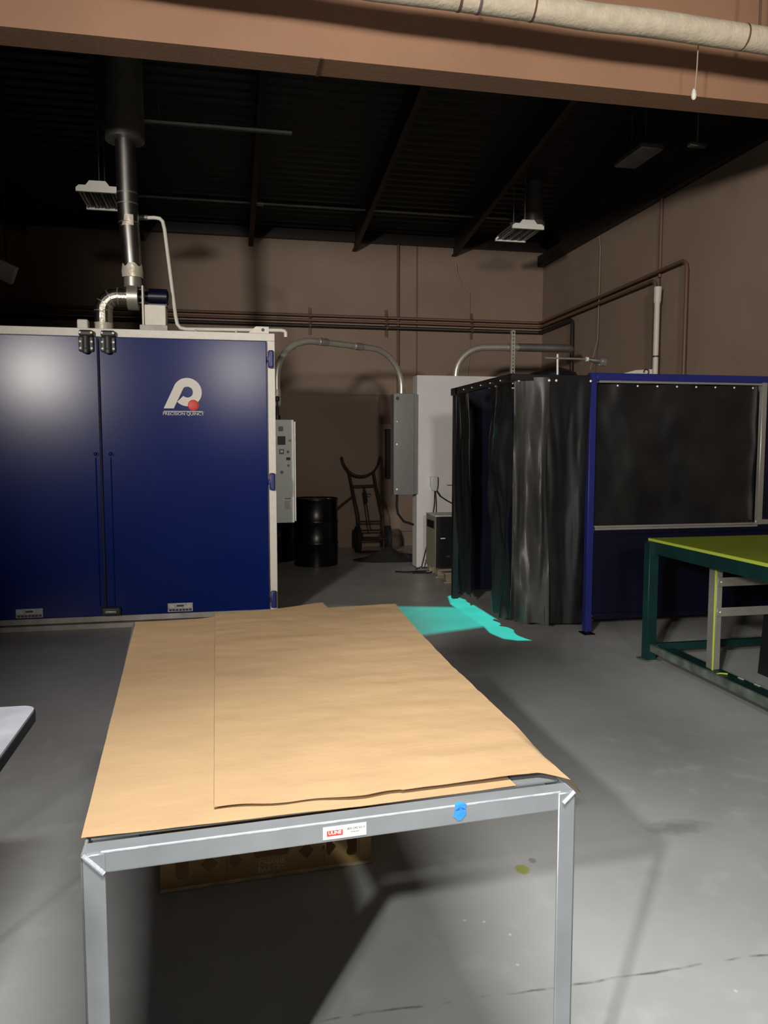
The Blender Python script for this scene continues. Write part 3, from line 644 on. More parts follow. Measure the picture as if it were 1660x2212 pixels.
# plug box and cords
t = thing('plug_box', 'small grey plug box with black cords on the white cabinet', 'plug', (2.55, CY - .03, 1.1))
b = MB(); b.box((2.515, CY - .075, 1.045), (2.605, CY, 1.175), bevel=.012, bseg=2); b.prism([(2.52, CY - .07, 1.05), (2.60, CY - .07, 1.05), (2.59, CY - .06, .995), (2.54, CY - .06, .995)], (0, .05, 0)); b.build('plug_body', M['grey_plain'], t)
b = MB(); b.tube([(2.57, CY - .05, 1.0), (2.555, CY - .10, .85), (2.53, CY - .15, .75), (2.50, CY - .18, .60), (2.44, CY - .15, .30), (2.38, CY - .15, .05), (2.30, CY - .15, .012)], .008, 8); b.build('cord', M['rubber'], t)
b = MB(); b.tube([(2.59, CY - .05, 1.0), (2.63, CY - .07, .93), (2.72, CY - .08, .87), (2.90, CY - .08, .78), (3.1, CY - .08, .76)], .008, 8); b.build('cord', M['rubber'], t)
b = MB(); b.tube([(2.02, 9.2, .01), (2.15, 9.12, .012), (2.3, 9.16, .012), (2.5, 9.14, .012), (2.42, 9.02, .012), (2.2, 9.05, .012)], .010, 8)
tag(b.build('power_cord', M['rubber']), 'black cord lying looped on the floor at the cabinet foot', 'cord')
b = MB(); b.lathe((2.86, CY - .10, 1.06), [(.05, 0), (.045, .02), (.02, .04), (.012, .09)], 16); b.cyl((2.70, CY - .1, 1.075), (2.84, CY - .1, 1.075), .006, n=8); b.cyl((2.86, CY - .1, 1.12), (2.86, CY, 1.12), .008, n=8)
tag(b.build('wall_fitting', M['grey_plain']), 'small cone-shaped fitting on the cabinet at the curtain edge', 'fitting')
# dark equipment unit on pallet
t = thing('equipment_unit', 'black-fronted floor unit with beige side in front of the white cabinet', 'machine', (2.8, 8.7, .14))
UY = 8.62
b = MB(); b.box((2.375, UY, .13), (2.95, UY + .44, .74), bevel=.008); b.build('casing', M['beige'], t)
b = MB(); b.box((2.372, UY - .002, .738), (2.955, UY + .445, .75), bevel=.003); b.build('top_plate', M['grey_plain'], t)
b = MB(); b.box((2.378, UY - .012, .135), (2.95, UY - .0, .735), bevel=.004); fp = b.build('front_panel', M['black'], t)
b = MB(); b.box((2.365, UY + .06, .59), (2.377, UY + .36, .68), bevel=.003); b.build('side_vent', M['black'], t)
b = MB(); b.box((2.43, UY - .018, .475), (2.49, UY - .011, .488), bevel=.003); b.build('handle', M['white'], fp)
b = MB(); b.box((2.62, UY - .018, .675), (2.66, UY - .011, .685), bevel=.003); b.build('nameplate', M['label_grey'], fp)
b = MB(); b.box((2.50, UY - .018, .255), (2.55, UY - .011, .28), bevel=.003); b.build('lower_plate', M['hinge'], fp)
t = thing('wooden_pallet', 'weathered wooden pallet under the black-fronted unit', 'pallet', (2.8, 8.6, 0))
for k, yy in enumerate((8.30, 8.55, 8.80, 9.05)):
    b = MB(); b.box((2.40, yy, .105), (3.3, yy + .14, .125), bevel=.003); b.build('deck_board', M['wood'], t)
for xx in (2.42, 2.85):
    for yy in (8.32, 8.68, 9.06):
        b = MB(); b.box((xx, yy, .02), (xx + .13, yy + .11, .105), bevel=.008); b.build('block', M['wood'], t)
for yy in (8.33, 8.69, 9.07):
    b = MB(); b.box((2.40, yy, 0), (3.3, yy + .09, .02), bevel=.003); b.build('bottom_board', M['wood'], t)
b = MB(); b.box((2.44, UY, .125), (2.94, UY + .42, .131)); tag(b.build('pallet_mat', M['rubber'], smooth=False), 'thin black mat between pallet and black-fronted unit', 'mat')

# ================================================================== DRUMS, HAND TRUCK, PILE
def drum(c, label):
    t = thing('steel_drum', label, 'drum', (*c, 0), 0, 'black steel drums behind the oven')
    r = .288
    def rib(z): return [(r, z - .022), (r + .008, z - .01), (r + .008, z + .01), (r, z + .022)]
    prof = [(r - .02, 0), (r, .004), (r, .02)] + rib(.30) + rib(.58) + [(r, .86), (r + .004, .866), (r + .004, .878), (r - .006, .880), (r - .012, .866), (.02, .864)]
    b = MB(); b.lathe((0, 0, 0), prof, 48); b.build('shell', M['black_gloss'], t, local=True)
    b = MB(); b.cyl((.17, 0, .862), (.17, 0, .874), .035, n=16); b.build('bung', M['galv_dull'], t, local=True)
    b = MB()
    for k in range(48):
        a0, a1 = 2 * math.pi * k / 48, 2 * math.pi * (k + 1) / 48
        b.prism([(math.cos(a0) * (r + .006), math.sin(a0) * (r + .006), .862), (math.cos(a1) * (r + .006), math.sin(a1) * (r + .006), .862), (math.cos(a1) * (r - .004), math.sin(a1) * (r - .004), .862), (math.cos(a0) * (r - .004), math.sin(a0) * (r - .004), .862)], (0, 0, .020))
    b.build('lid_ring', M['black_gloss'], t, local=True); return t
d1 = drum((1.135, 10.06), 'black steel drum standing in front beside the hand truck')
copy_tree(d1, (.60, 10.55, 0), label='second black drum, mostly hidden behind the control panel')

HX = lambda z: z * .14                                    # sideways lean of the truck
ht = thing('hand_truck', 'rusty old hand truck with curved handle leaning on the back wall', 'hand truck', (2.15, 11.2, 0))
def hp(px, py, z=None, yoff=0.):
    """world point on the leaning plane of the truck for a photo pixel"""
    # plane: y = 11.05 at floor -> 11.52 at z 1.35
    d = ray(px, py); a = (11.52 - 11.05) / 1.35
    tt = (11.05 + yoff - CAM.y + a * CAM.z) / (d.y - a * d.z)
    return CAM + d * tt
_yaw, _p = R(YAW), R(PITCH)
_fw = Vector((math.sin(_yaw) * math.cos(_p), math.cos(_yaw) * math.cos(_p), -math.sin(_p)))
_rt = Vector((math.cos(_yaw), -math.sin(_yaw), 0)); _up = _rt.cross(_fw)
def ray(px, py): return _fw + _rt * ((px - 830) / 1660) - _up * ((py - 1106) / 1660)
def at(px, py, ax, v):
    d = ray(px, py); i = 'xyz'.index(ax); return CAM + d * ((v - CAM[i]) / d[i])
def hpath(pts, r, name, par=ht, n=8, m='rust'):
    b = MB(); b.tube([hp(*p) for p in pts], r, n); return b.build(name, M[m], par)
hpath([(738, 987), (741, 998), (746, 1008), (753, 1017), (762, 1024), (773, 1028), (783, 1028.5), (793, 1027), (803, 1022), (811, 1015), (818, 1003), (822, 986)], .017, 'handle')
hpath([(754, 1017), (761, 1049), (768, 1082), (775, 1112), (778, 1160), (776, 1192)], .016, 'side_rail')
hpath([(808, 1019), (813, 1049), (821, 1082), (828, 1110), (830, 1160), (829, 1192)], .016, 'side_rail')
for a, c in (((763, 1050), (813, 1048)), ((776, 1127), (826, 1126)), ((777, 1146), (827, 1145)), ((778, 1161), (826, 1161))):
    hpath([a, c], .013, 'crossbar')
hpath([(788, 1050), (790, 1075), (793, 1095), (797, 1120), (801, 1145)], .011, 'center_strap')
hpath([(789, 1068), (796, 1067), (803, 1069)], .007, 'strap_hook'); hpath([(788, 1060), (791, 1078), (792, 1085)], .022, 'strap_bundle', m='rubber')
hpath([(766, 1069), (744, 1086), (722, 1105)], .016, 'kick_leg')
for cx_, cy_ in ((770, 1150), (834, 1148)):
    c = hp(cx_, cy_); c.z = .20; c.y = 11.02
    b = MB(); b.cyl((c.x - .03, c.y, c.z), (c.x + .03, c.y, c.z), .195, n=28); wh = b.build('wheel', M['rubber'], ht)
    b = MB(); b.cyl((c.x - .034, c.y, c.z), (c.x + .034, c.y, c.z), .07, n=18); b.build('hub', M['rust'], wh)
a_ = hp(770, 1150); c_ = hp(834, 1148)
b = MB(); b.cyl((a_.x, 11.02, .20), (c_.x, 11.02, .20), .012, n=8); b.build('axle', M['rust'], ht)
for xx in (a_.x + .08, c_.x - .07):
    b = MB(); b.tube([(xx, 11.02, .20), (xx, 11.12, .28)], .012, 8); b.build('axle_bracket', M['rust'], ht)
b = MB(); b.prism([(a_.x + .02, 10.86, .004), (c_.x - .02, 10.86, .004), (c_.x - .04, 11.08, .01), (a_.x + .04, 11.08, .01)], (0, 0, .012)); b.build('toe_plate', M['rust'], ht, smooth=False)
# heap of black netting
def heap(u, v):
    a = 2 * math.pi * u; rr = v
    x = 2.20 + .54 * rr * math.cos(a); y = 10.28 + .30 * rr * math.sin(a)
    h = .115 * max(0, math.cos(min(1, rr) * math.pi / 2)) ** 1.3
    n_ = noise.noise(Vector((x * 4, y * 4, 3)))
    return (x + .05 * n_, y + .04 * n_, .004 + h * (1 + .6 * n_) + .012 * noise.noise(Vector((x * 14, y * 14, 1))) * (1 - rr))
b = MB(); b.grid(heap, 48, 12); bmesh.ops.remove_doubles(b.bm, verts=b.bm.verts[:], dist=.001)
nb = tag(b.build('netting_heap', M['tarp']), 'low heap of black netting on the floor before the hand truck', 'netting')
b = MB(); b.tube([(2.40, 10.2, .05), (2.5, 9.98, .03), (2.55, 9.9, .02), (2.62, 9.8, .015)], [.05, .03, .02, .012], 8); b.build('trailing_end', M['tarp'], nb)

# ================================================================== WELDING BOOTH
BYF = 5.80
bt = thing('welding_booth', 'tall blue-framed welding booth with dark vinyl window on the right', 'booth', (3.9, BYF, 0))
def bbox(a, c, name, m, par=bt, bev=.004):
    b = MB(); b.box(a, c, bevel=bev); return b.build(name, M[m], par)
bbox((2.885, BYF, .02), (2.942, BYF + .06, 2.145), 'corner_post', 'blue2')
bbox((2.942, BYF, 2.085), (WX - .03, BYF + .06, 2.145), 'top_rail', 'blue2')
bbox((2.942, BYF + .004, .83), (WX - .03, BYF + .06, .885), 'middle_rail', 'blue3')
bbox((2.942, BYF + .02, .16), (WX - .03, BYF + .05, .83), 'lower_panel', 'blue3', bev=0)
bbox((2.942, BYF + .005, .12), (WX - .03, BYF + .055, .165), 'bottom_rail', 'blue3')
ft = bbox((2.895, BYF + .005, .0), (2.932, BYF + .05, .03), 'foot', 'blue3'); bbox((2.865, BYF - .03, .0), (2.965, BYF + .09, .008), 'foot_plate', 'blue3')
bbox((4.452, BYF - .012, .90), (4.50, BYF + .03, 2.09), 'centre_post', 'alu')
bbox((4.43, BYF - .018, .885), (4.56, BYF - .0, .93), 'post_plate', 'alu')
bbox((2.945, BYF - .016, .888), (WX - .03, BYF + .02, .904), 'ledge', 'alu', bev=.002); bbox((2.945, BYF - .020, .868), (4.45, BYF - .004, .886), 'ledge_lip', 'alu', bev=.002)
bbox((2.96, BYF - .008, 2.066), (4.46, BYF + .004, 2.084), 'hanging_strip', 'alu', bev=.002)
def vin(u, v):
    x = 2.955 + 1.495 * u; z = .905 + 1.165 * v
    f = .010 * math.sin(x * 13 + .6 * math.sin(z * 4)) * (.4 + .6 * v) + .016 * noise.noise(Vector((x * 2.6, z * 1.6, 5))) + .008 * noise.noise(Vector((x * 8, z * 5, 2)))
    return (x, BYF + .035 + f, z)
b = MB(); b.grid(vin, 60, 40, .002); vp = b.build('vinyl_window', M['window'], bt)
bbox((4.50, BYF + .02, .905), (WX - .03, BYF + .035, 2.085), 'side_panel', 'blue3', bev=0)
for k in range(8):
    x = 3.13 + k * .178
    b = MB(); b.ball((x, BYF + .012, 2.045), .009, (1, .5, 1), 10); b.build('grommet', M['bolt'], vp)
bbox((2.30, 7.49, .08), (WX - .03, 7.52, 2.14), 'rear_panel', 'blue3', bev=0)
bbox((2.215, BYF + .04, 2.06), (2.255, 7.50, 2.13), 'side_rail', 'black'); bbox((2.215, BYF + .02, 2.075), (2.885, BYF + .055, 2.125), 'front_rail', 'black')
bbox((2.24, 7.46, .0), (2.30, 7.52, 2.10), 'rear_post', 'black')
bbox((2.215, 7.29, 2.05), (2.26, 7.34, 2.13), 'rail_end', 'black')
# vinyl curtains, each strip its own hanging thing
gC = 'dark vinyl curtain strips hanging on the booth'
def curtain(name, p0, p1, q0, q1, zt, zb, m, label, amp=.02, fr=3, seed=0, crease=.02, nu=36, nv=60, gro=()):
    """top edge p0-p1, bottom edge q0-q1 (x, y)"""
    def fn(u, v):
        v2 = 1 - v
        tx = p0[0] + (p1[0] - p0[0]) * u; ty = p0[1] + (p1[1] - p0[1]) * u
        bx = q0[0] + (q1[0] - q0[0]) * u; by = q0[1] + (q1[1] - q0[1]) * u
        x = tx + (bx - tx) * v2; y = ty + (by - ty) * v2; z = zt + (zb - zt) * v2
        d = Vector((p1[0] - p0[0], p1[1] - p0[1], 0)).normalized(); nrm = Vector((d.y, -d.x, 0))
        f = amp * math.sin(u * fr * 2 * math.pi + seed + .8 * math.sin(v * 3 + seed)) * (.35 + .65 * min(1, v2 * 3))
        c = crease * noise.noise(Vector((u * 3 + seed, v * 2.2, seed))) * 2 + crease * .8 * abs(noise.noise(Vector((u * 4 + v * 3 + seed, v * 3.5 - u * 2, seed + 4))))
        f += c * min(1, v2 * 5 + .1)
        return (x + nrm.x * f, y + nrm.y * f, z)
    b = MB(); b.grid(fn, nu, nv, .0025); o = tag(b.build(name, M[m]), label, 'curtain', gC)
    for u in gro:
        x = p0[0] + (p1[0] - p0[0]) * u; y = p0[1] + (p1[1] - p0[1]) * u
        b = MB(); b.ball((x, y - .014, zt - .025), .011, (1, .6, 1), 10); b.build('grommet', M['bolt'], o)
    return o
curtain('vinyl_curtain', (2.515, 5.80), (2.885, 5.79), (2.60, 5.985), (2.93, 5.95), 2.10, .06, 'curtain', 'smooth dark curtain strip hanging against the blue corner post', .006, 1.2, 1.0, .012, gro=(.02, .18, .97))
curtain('vinyl_curtain', (2.255, 5.86), (2.525, 5.785), (2.375, 6.20), (2.63, 5.965), 2.10, .055, 'curtain_dusty', 'dusty crumpled curtain strip at the booth corner, greyest of all', .022, 1.4, 2.2, .055, nu=44, nv=80, gro=(.12,))
curtain('vinyl_curtain', (2.215, 6.32), (2.225, 5.86), (2.36, 6.50), (2.36, 6.18), 2.09, .07, 'curtain', 'narrow glossy black curtain fold just around the booth corner', .010, 1.2, 4.1, .05)
curtain('vinyl_curtain', (2.225, 7.35), (2.225, 6.94), (2.335, 7.50), (2.335, 7.10), 2.08, .08, 'curtain', 'black curtain strip at the far end of the booth side', .012, 1.2, .4, .02)
for yy in (6.05, 6.3, 6.55, 6.8, 7.05):
    b = MB(); b.ball((2.208, yy, 2.09), .007, (1, 1, 1), 8); b.build('rail_bolt', M['bolt'], bt)
# perforated strut
t = thing('perforated_strut', 'upright perforated zinc strut above the booth corner', 'strut', (2.38, 6.16, 2.1))
b = MB(); xs, ys = 2.375, 6.20
zz = 2.06
while zz < 2.50:
    b.box((xs - .016, ys, zz), (xs + .016, ys + .003, zz + .012)); b.box((xs - .016, ys, zz + .012), (xs - .006, ys + .003, zz + .030)); b.box((xs + .006, ys, zz + .012), (xs + .016, ys + .003, zz + .030)); zz += .03
b.box((xs - .016, ys, zz), (xs + .016, ys + .003, zz + .012)); b.box((xs - .018, ys, 2.06), (xs - .015, ys + .03, zz + .012)); b.build('strut_plate', M['galv'], t, smooth=False)
b = MB(); b.box((2.215, 6.19, 2.05), (2.40, 6.215, 2.075)); b.build('strut_arm', M['galv_dull'], t, smooth=False)
# T stand with bar, clear ball and cord, seen over the booth
t = thing('gas_manifold', 'thin T-shaped metal pipe with a clear ball end above the booth', 'pipe', (3.1, 6.9, 2.1))
YM = 6.9
P1 = at(1205, 812, 'y', YM); P2 = at(1205, 772, 'y', YM); PL = at(1178, 773, 'y', YM); PR = at(1268, 776, 'y', YM); PB = at(1303, 781, 'y', YM)
b = MB(); b.tube([(P1.x, YM, 1.6), P1, P2 + Vector((0, 0, .03))], .010, 10); b.build('stem', M['white'], t)
b = MB(); b.tube([PL, PR], .011, 10); b.build('bar', M['galv'], t)
b = MB(); b.cyl((PR.x - .006, YM, PR.z), (PR.x + .014, YM, PR.z), .022, n=12); b.build('bar_clip', M['white'], t)
b = MB(); b.tube([(PR.x + .01, YM, PR.z), (PR.x + .04, YM, PR.z - .004), (PR.x + .08, YM, PR.z - .01), (PB.x, YM, PB.z)], [.010, .014, .028, .02], 10); b.build('valve', M['galv_dull'], t)
b = MB(); b.ball(PB, .045, n=20); b.build('clear_ball', M['clear'], t)
b = MB(); b.box((P1.x - .03, YM - .02, 1.58), (P1.x + .03, YM + .5, 1.60)); b.build('mount', M['black'], t, smooth=False)
b = MB(); b.box((P1.x - .03, 7.38, 1.56), (P1.x + .03, 7.49, 1.64)); b.build('mount_foot', M['black'], t, smooth=False)
# dark hood behind the booth
c = at(1195, 800, 'y', 8.0)
b = MB(); b.lathe((c.x, 8.0, c.z - .15), [(.26, 0), (.27, .08), (.25, .12), (.12, .17), (.04, .19), (.01, .19)], 32); b.cyl((c.x, 8.0, 0), (c.x, 8.0, c.z - .15), .24, n=24)
tag(b.build('dust_collector', M['black']), 'round dark lidded vessel behind the booth under the bent conduit', 'vessel')
# white PVC standpipe
t = thing('pvc_standpipe', 'white PVC standpipe on a cream bracket at the right wall', 'pipe', (4.7, 8.2, 2.3))
YP = 8.1
a_ = at(1416, 806, 'y', YP); c_ = at(1420, 620, 'y', YP)
b = MB(); b.tube([(a_.x, YP, .0), (a_.x, YP, c_.z - .18)], .031, 14); b.build('pipe', M['pvc'], t)
b = MB(); b.tube([(a_.x, YP, c_.z - .19), (a_.x, YP, c_.z - .16), (a_.x + .004, YP, c_.z)], [.032, .040, .044], 14); b.build('top_socket', M['pvc'], t)
zc = at(1416, 770, 'y', YP).z
b = MB(); b.cyl((a_.x, YP, zc - .01), (a_.x, YP, zc + .008), .034, n=14); b.build('coupling_joint', M['hinge'], t)
l_ = at(1330, 811, 'y', YP); m_ = at(1372, 800, 'y', YP); r_ = at(1408, 798, 'y', YP)
b = MB(); b.prism([(l_.x, YP - .02, l_.z), (m_.x, YP - .02, m_.z), (r_.x, YP - .02, r_.z), (r_.x, YP - .02, r_.z - .12), (l_.x, YP - .02, r_.z - .12)], (0, .04, 0)); br = b.build('bracket_plate', M['cream'], t, smooth=False)
hc = at(1394, 804, 'y', YP); b = MB(); b.tube(arc((hc.x, YP - .03, hc.z), .03, -60, 200, (1, 0, 0), (0, 0, 1), 10), .008, 8); b.build('hook', M['hinge'], br)

# ================================================================== GREEN TABLE
GX, GY = 2.99, 5.05; GZ = .89; GE = 2.9
gt = thing('green_table', 'dark green steel work table with lime green top at right', 'table', (GX, GY, 0))
def gb(a, c, name, m, par=gt, bev=.003):
    b = MB(); b.box(a, c, bevel=bev); return b.build(name, M[m], par)
tp = gb((GX + .005, GE, GZ - .012), (4.75, GY, GZ), 'top_sheet', 'lime', bev=.002)
gb((GX, GE, GZ - .020), (GX + .012, GY, GZ + .001), 'top_edge', 'lime_edge', tp, .002)
gb((GX + .01, GE + .05, GZ - .11), (GX + .06, GY - .05, GZ - .020), 'side_apron', 'green')
gb((GX + .01, GY - .05, GZ - .10), (4.75, GY, GZ - .020), 'rear_apron', 'green')
for x_, y_ in ((GX - .035, GY - .085), (GX + .01, GE + .02), (4.69, GY - .07), (4.69, GE + .02)):
    lg_ = gb((x_, y_, .0), (x_ + .075, y_ + .075, GZ - .02), 'leg', 'green')
    b = MB(); b.box((x_ - .03, y_ - .02, 0), (x_ + .10, y_ + .095, .012), bevel=.002); b.build('foot_plate', M['green_worn'], lg_)
gb((GX - .01, GE + .1, .07), (GX + .012, GY - .06, .125), 'bottom_rail', 'green_worn'); gb((GX + .012, GE + .1, .07), (GX + .20, GY - .06, .082), 'shelf_plate', 'green')
gb((GX + .05, GY - .07, .07), (4.7, GY - .03, .12), 'bottom_rail', 'green')
ux, uy = 3.115, 4.43
up_ = gb((ux, uy, .082), (ux + .012, uy + .07, .80), 'centre_upright', 'post_grey'); gb((ux + .012, uy, .082), (ux + .055, uy + .012, .80), 'upright_flange', 'post_grey', up_)
gb((ux - .004, uy - .004, .082), (ux + .006, uy + .002, .80), 'painted_lit_edge', 'lime_edge', up_, 0)  # lit left edge of the upright, put in as a brighter lime strip
gb((ux - .012, uy, .775), (ux + .02, uy + .04, .80), 'upright_cap', 'lime_edge', up_)
gb((GX + .05, uy, .795), (ux + .05, uy + .05, .84), 'upright_bracket', 'green')
for z_ in (.64, .44):
    st = gb((ux + .012, uy - .012, z_), (ux + .95, uy - .002, z_ + .058), 'cross_strap', 'post_grey')
    b = MB(); b.ball((ux + .035, uy - .014, z_ + .03), .007, (1, .6, 1), 10); b.build('bolt', M['bolt'], st)
b = MB(); b.tube([(GX + .06, 4.30, .086), (GX + .085, 4.33, .088), (GX + .12, 4.335, .088), (GX + .16, 4.32, .086)], .005, 6); tag(b.build('yellow_scrap', M['lime_edge']), 'small curved yellow scrap on the green table lower rail', 'scrap')
for x_, y_, lb_ in ((3.17, 4.20, 'bright metal sliver nearest the centre upright on the green lower plate'), (3.18, 4.06, 'bright metal sliver second from the upright on the green lower plate'), (3.185, 3.92, 'bright metal sliver nearest the right edge of the view on the green lower plate')):
    b = MB(); b.box((x_, y_, .0825), (x_ + .012, y_ + .045, .086)); tag(b.build('metal_sliver', M['bolt'], smooth=False), lb_, 'scrap', 'metal slivers on the lower plate')
b = MB(); b.prism([(3.55, 4.2, 0), (3.85, 4.2, 0), (3.80, 4.2, .40), (3.70, 4.2, .52), (3.58, 4.2, .42)], (0, .35, 0)); tag(b.build('floor_bin', M['black'], smooth=False), 'black bin standing in shadow under the lime topped table', 'bin')

# ================================================================== FRONT TABLE
TH = R(3.8); TO = Vector((-.249, 1.335, 0)); TW = .905; TL = 1.70; TT = .88; FY = -.045
tb = thing('steel_table', 'light grey welded steel table covered with brown kraft paper', 'table', (TO.x, TO.y, 0), TH)
def tbx(a, c, name, m, par=tb, bev=.003, seg=2):
    b = MB(); b.box(a, c, bevel=bev, bseg=seg); return b.build(name, M[m], par, local=True)
AW = .038; TK = .006
rail = tbx((.004, FY, TT - AW), (TW - .004, FY + TK, TT), 'front_rail', 'table', bev=.0028)
tbx((.004, FY + .002, TT - TK), (TW - .004, FY + AW, TT), 'front_rail_flange', 'table', rail)
tbx((0, FY + .01, TT - AW), (TK, TL, TT), 'side_rail', 'table'); tbx((TW - TK, FY + .01, TT - AW), (TW, TL, TT), 'side_rail', 'table')
tbx((0, TL - TK, TT - AW), (TW, TL, TT), 'rear_rail', 'table')
b = MB(); b.box((.01, FY + .05, TT - .003), (TW - .01, TL - .01, TT + .0005)); b.build('table_top', M['table'], tb, smooth=False, local=True)
# bright worn edge line along the front rail
b = MB(); b.tube([(.03, FY + .0015, TT - .0015), (TW - .03, FY + .0015, TT - .0015)], .0022, 6); b.build('worn_edge', M['edge'], rail, local=True)
def leg(x, y, sx, sy):
    b = MB(); b.box((x, y, 0), (x + sx * AW, y + sy * TK, TT - .002), bevel=.002); b.box((x, y, 0), (x + sx * TK, y + sy * AW, TT - .002), bevel=.002)
    l = b.build('leg', M['table'], tb, local=True)
    b = MB(); b.box((x - sx * .0, y, 0), (x + sx * .08, y + sy * .08, .006)); b.build('foot_plate', M['table'], l, smooth=False, local=True); return l
leg(-.002, FY - .003, 1, 1); leg(TW + .002, FY - .003, -1, 1); leg(0, TL, 1, -1); leg(TW, TL, -1, -1)
def weld(p0, p1, par):
    b = MB(); n = 16; pts = []; rr = []
    for k in range(n + 1):
        s_ = k / n; pts.append((p0[0] + (p1[0] - p0[0]) * s_, p0[1] + (p1[1] - p0[1]) * s_ - .001, p0[2] + (p1[2] - p0[2]) * s_)); rr.append(.0040 + .0003 * math.sin(k * 2.4))
    b.tube(pts, rr, 8); b.build('weld_bead', M['weld'], par, local=True)
weld((.002, FY - .002, TT - .001), (AW - .004, FY - .003, TT - AW + .002), rail)
weld((TW - .002, FY - .002, TT - .002), (TW - AW + .012, FY - .003, TT - AW + .016), rail)
# maker's sticker on the rail
x0, x1 = .404, .484; z0, z1 = TT - .032, TT - .009
st = tbx((x0, FY - .0012, z0), (x1, FY + .0005, z1), 'sticker', 'label', rail, 0)
b = MB(); b.box((x0 + .007, FY - .0016, z0 + .006), (x0 + .036, FY - .0011, z1 - .007)); b.build('sticker_red_block', M['red'], st, smooth=False, local=True)
def ltext(body, name, m, size, par, x, y, z, **kw):
    text.local = True; o = text(body, name, m, size, par, Matrix.Translation((x, y, z)) @ XZ, **kw); text.local = False; return o
ltext('ULINE', 'sticker_name', M['label'], .0088, st, x0 + .0215, FY - .0017, z0 + .0117, ext=.0001, bold=.0002)
ltext('1-800-295-5510', 'sticker_number', M['ink'], .0058, st, x0 + .0585, FY - .0014, z0 + .0155, ext=.0001)
ltext('uline.com', 'sticker_address', M['ink'], .0042, st, x0 + .0585, FY - .0014, z0 + .0095, ext=.0001)
b = MB()
b.prism([(.652, FY - .0012, TT - .020), (.662, FY - .0012, TT - .030), (.669, FY - .0012, TT - .029), (.678, FY - .0012, TT - .019), (.676, FY - .0012, TT - .008), (.665, FY - .0012, TT - .003), (.655, FY - .0012, TT - .010)], (0, .001, 0)); b.prism([(.655, FY - .001, TT + .0004), (.678, FY - .001, TT + .0004), (.670, FY + .010, TT + .0004), (.660, FY + .011, TT + .0004)], (0, 0, .0005)); b.prism([(.655, FY - .0012, TT - .010), (.677, FY - .0012, TT - .010), (.678, FY - .0012, TT + .001), (.655, FY - .0012, TT + .001)], (0, .001, 0))
tag(b.build('tape_scrap', M['bluetape'], tb, smooth=False, local=True), '', ''); o = bpy.data.objects['tape_scrap']
del o['label'], o['category']; o['label'] = 'scrap of bright blue tape'

# kraft paper sheets
def paper(name, edge_l, edge_r, y_of, z0, amp, label, seed, droop=None, nu=90, nv=120, front=None):
    def fn(u, v):
        y = y_of(u, v); xl = edge_l(v); xr = edge_r(v); x = xl + (xr - xl) * u
        h = amp * (.6 * noise.noise(Vector((x * 3.2, y * 7.0, seed))) + .35 * noise.noise(Vector((x * 7 + 3, y * 18, seed))) + .35)
        h += amp * .12 * noise.noise(Vector((x * 22, y * 30, seed)))
        z = z0 + max(0, h)
        if droop: x, z = droop(x, y, z, u, v)
        return (x, y, z)
    b = MB(); b.grid(fn, nu, nv); b.grid(lambda u, v: Vector(fn(u, v)) - Vector((0, 0, .0005)), nu, nv)
    o = b.build(name, M['kraft'], None, local=True)
    o.location = (TO.x, TO.y, 0); o.rotation_euler = (0, 0, TH)
    return tag(o, label, 'paper', 'kraft paper sheets on the steel table')
paper('kraft_paper', lambda v: -.006 + .014 * v, lambda v: .80 - .035 * v, lambda u, v: (.004 - .012 * math.sin(u * math.pi * .8)) + (1.685 - .004 + .18 * max(0, (u - .30) / .70) * 1) * v,
      TT + .003, .0035, 'lower brown paper sheet covering the left side of the table', 1.3)
def dr(x, y, z, u, v):
    k = 1 - max(0, min(1, (y + .05) / .40)); k = k * k * (3 - 2 * k)
    e = max(0, x - (TW + .003))
    z -= k * (e * 1.0 + 20 * e * e)
    if e > 0: z -= .25 * max(0, -y - .03)
    return x, z
def yB(u, v):
    f = .045 - .026 * min(1, u / .4) + .004 * math.sin(u * 30) * (u < .5)
    if u > .90: f -= .065 * ((u - .90) / .10) ** 1.3
    return f + (1.712 - f) * v
paper('kraft_paper', lambda v: .219 + .088 * v, lambda v: .927 + .123 * v ** 1.8, yB, TT + .010, .006, 'upper brown paper sheet draping over the right front corner', 6.1, dr, nu=110, nv=130)

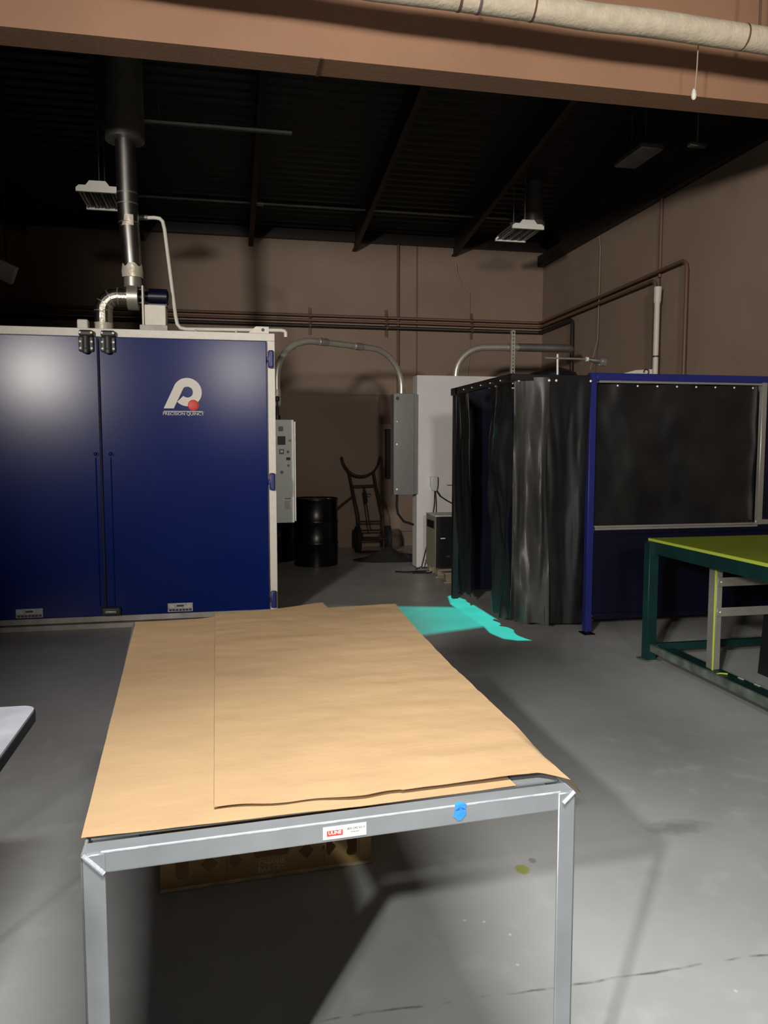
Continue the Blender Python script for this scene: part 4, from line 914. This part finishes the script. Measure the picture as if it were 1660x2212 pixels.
# bakery crate on the floor under the table
ct = thing('bakery_crate', 'ochre plastic bakery crate on the floor under the steel table', 'crate', (TO.x, TO.y, 0), TH)
cx0, cx1, cy0, cy1, ch = .085, .842, 1.320, 1.86, .205
def face(y0, y1, name):
    """front wall with real cut-outs, built as cells around the holes"""
    bm = bmesh.new(); b = MB()
    W = cx1 - cx0; sx = lambda s_: cx0 + s_ * W
    holes = []
    u0 = lambda px: (px - 35) / 1545          # zoom crop columns -> 0..1 along the crate
    def rect(a, c, z0_, z1_): holes.append((a, c, z0_, z1_, 'r'))
    segs = [(u0(140), u0(232), .040, .125, 'r'), (u0(312), u0(438), .050, .114, 'd'), (u0(500), u0(610), .050, .114, 'd'), (u0(695), u0(950), .078, .120, 'r'),
            (u0(1025), u0(1140), .050, .114, 'd'), (u0(1200), u0(1310), .050, .114, 'd'), (u0(1388), u0(1468), .040, .125, 'r')]
    x = cx0
    for a, c, zl, zh, kind in segs:
        xa, xc = sx(a), sx(c)
        b.box((x, y0, 0), (xa, y1, ch)); b.box((xa, y0, 0), (xc, y1, zl)); b.box((xa, y0, zh), (xc, y1, ch))
        if kind == 'd':
            xm, zm = (xa + xc) / 2, (zl + zh) / 2
            for X, Z in ((xa, zl), (xc, zl), (xc, zh), (xa, zh)):
                b.prism([(X, y0, Z), (xm, y0, Z), (X, y0, zm)], (0, y1 - y0, 0))
        else:
            q = .010
            for X, Z, dx, dz in ((xa, zl, q, q), (xc, zl, -q, q), (xc, zh, -q, -q), (xa, zh, q, -q)):
                b.prism([(X, y0, Z), (X + dx, y0, Z), (X, y0, Z + dz)], (0, y1 - y0, 0))
        x = xc
    b.box((x, y0, 0), (cx1, y1, ch))
    return b.build(name, M['crate'], ct, smooth=False, local=True)
ff = face(cy0, cy0 + .004, 'front_wall'); face(cy1 - .004, cy1, 'rear_wall')
for xx in (cx0, cx1 - .004):
    b = MB(); b.box((xx, cy0 + .004, 0), (xx + .004, cy1 - .004, ch)); b.build('side_wall', M['crate'], ct, smooth=False, local=True)
b = MB(); b.box((cx0 + .004, cy0 + .004, .004), (cx1 - .004, cy1 - .004, .010)); b.build('bottom', M['crate'], ct, smooth=False, local=True)
b = MB(); b.box((cx0 - .004, cy0 - .006, .0), (cx1 + .004, cy0, .014), bevel=.003); b.build('bottom_lip', M['crate_lip'], ct, local=True)
b = MB(); b.box((cx0 - .006, cy0 - .008, ch - .012), (cx1 + .006, cy0, ch), bevel=.003); b.build('top_lip', M['crate'], ct, local=True)
for xx in (.155, .27, .62, .75):
    b = MB(); b.box((cx0 + xx - .04, cy0 - .004, .014), (cx0 + xx - .034, cy0, ch - .012)); b.build('rib', M['crate'], ct, smooth=False, local=True)
ltext('CHAVIS', 'crate_word', M['crate_lip'], .028, ff, (cx0 + cx1) / 2 + .008, cy0 - .001, .057, ext=.0004, bold=.0006)
ltext('BAKERY', 'crate_word', M['crate_lip'], .028, ff, (cx0 + cx1) / 2 + .008, cy0 - .001, .032, ext=.0004, bold=.0006)

# white table corner at far left
wt = thing('white_side_table', 'white topped table with black edge, only its corner in view at left', 'table', (-.9, 1.9, 0))
def rrect(x0, y0, x1, y1, r, z, n=8):
    out = []
    for cx_, cy_, a in ((x1 - r, y1 - r, 0), (x0 + r, y1 - r, 90), (x0 + r, y0 + r, 180), (x1 - r, y0 + r, 270)):
        for k in range(n + 1): out.append((cx_ + r * math.cos(R(a + 90 * k / n)), cy_ + r * math.sin(R(a + 90 * k / n)), z))
    return out
b = MB(); b.prism(rrect(-1.35, -.3, -.592, 2.50, .045, .742), (0, 0, .008)); b.build('top', M['whitetop'], wt)
b = MB(); b.prism(rrect(-1.352, -.302, -.588, 2.503, .047, .712), (0, 0, .030)); b.build('edge_band', M['black'], wt)
for x_, y_ in ((-1.3, -.2), (-.80, -.2), (-1.3, 2.36), (-.80, 2.36)):
    b = MB(); b.cyl((x_, y_, 0), (x_, y_, .712), .016, n=12); b.build('leg', M['black'], wt)
bx = thing('added_shade_box', 'unseen brown box added on the white side table to shade the front table', 'box', (-1.05, .65, .75))  # out of view, added to throw the dark shadow under the front table
b = MB(); b.box((-1.32, .35, .7505), (-.80, .95, 1.46), bevel=.004); b.build('shade_box_body', M['kraft'], bx)
b = MB(); b.box((-1.09, .349, 1.30), (-1.03, .951, 1.4615)); b.build('shade_box_tape', M['tape'], bx, smooth=False)
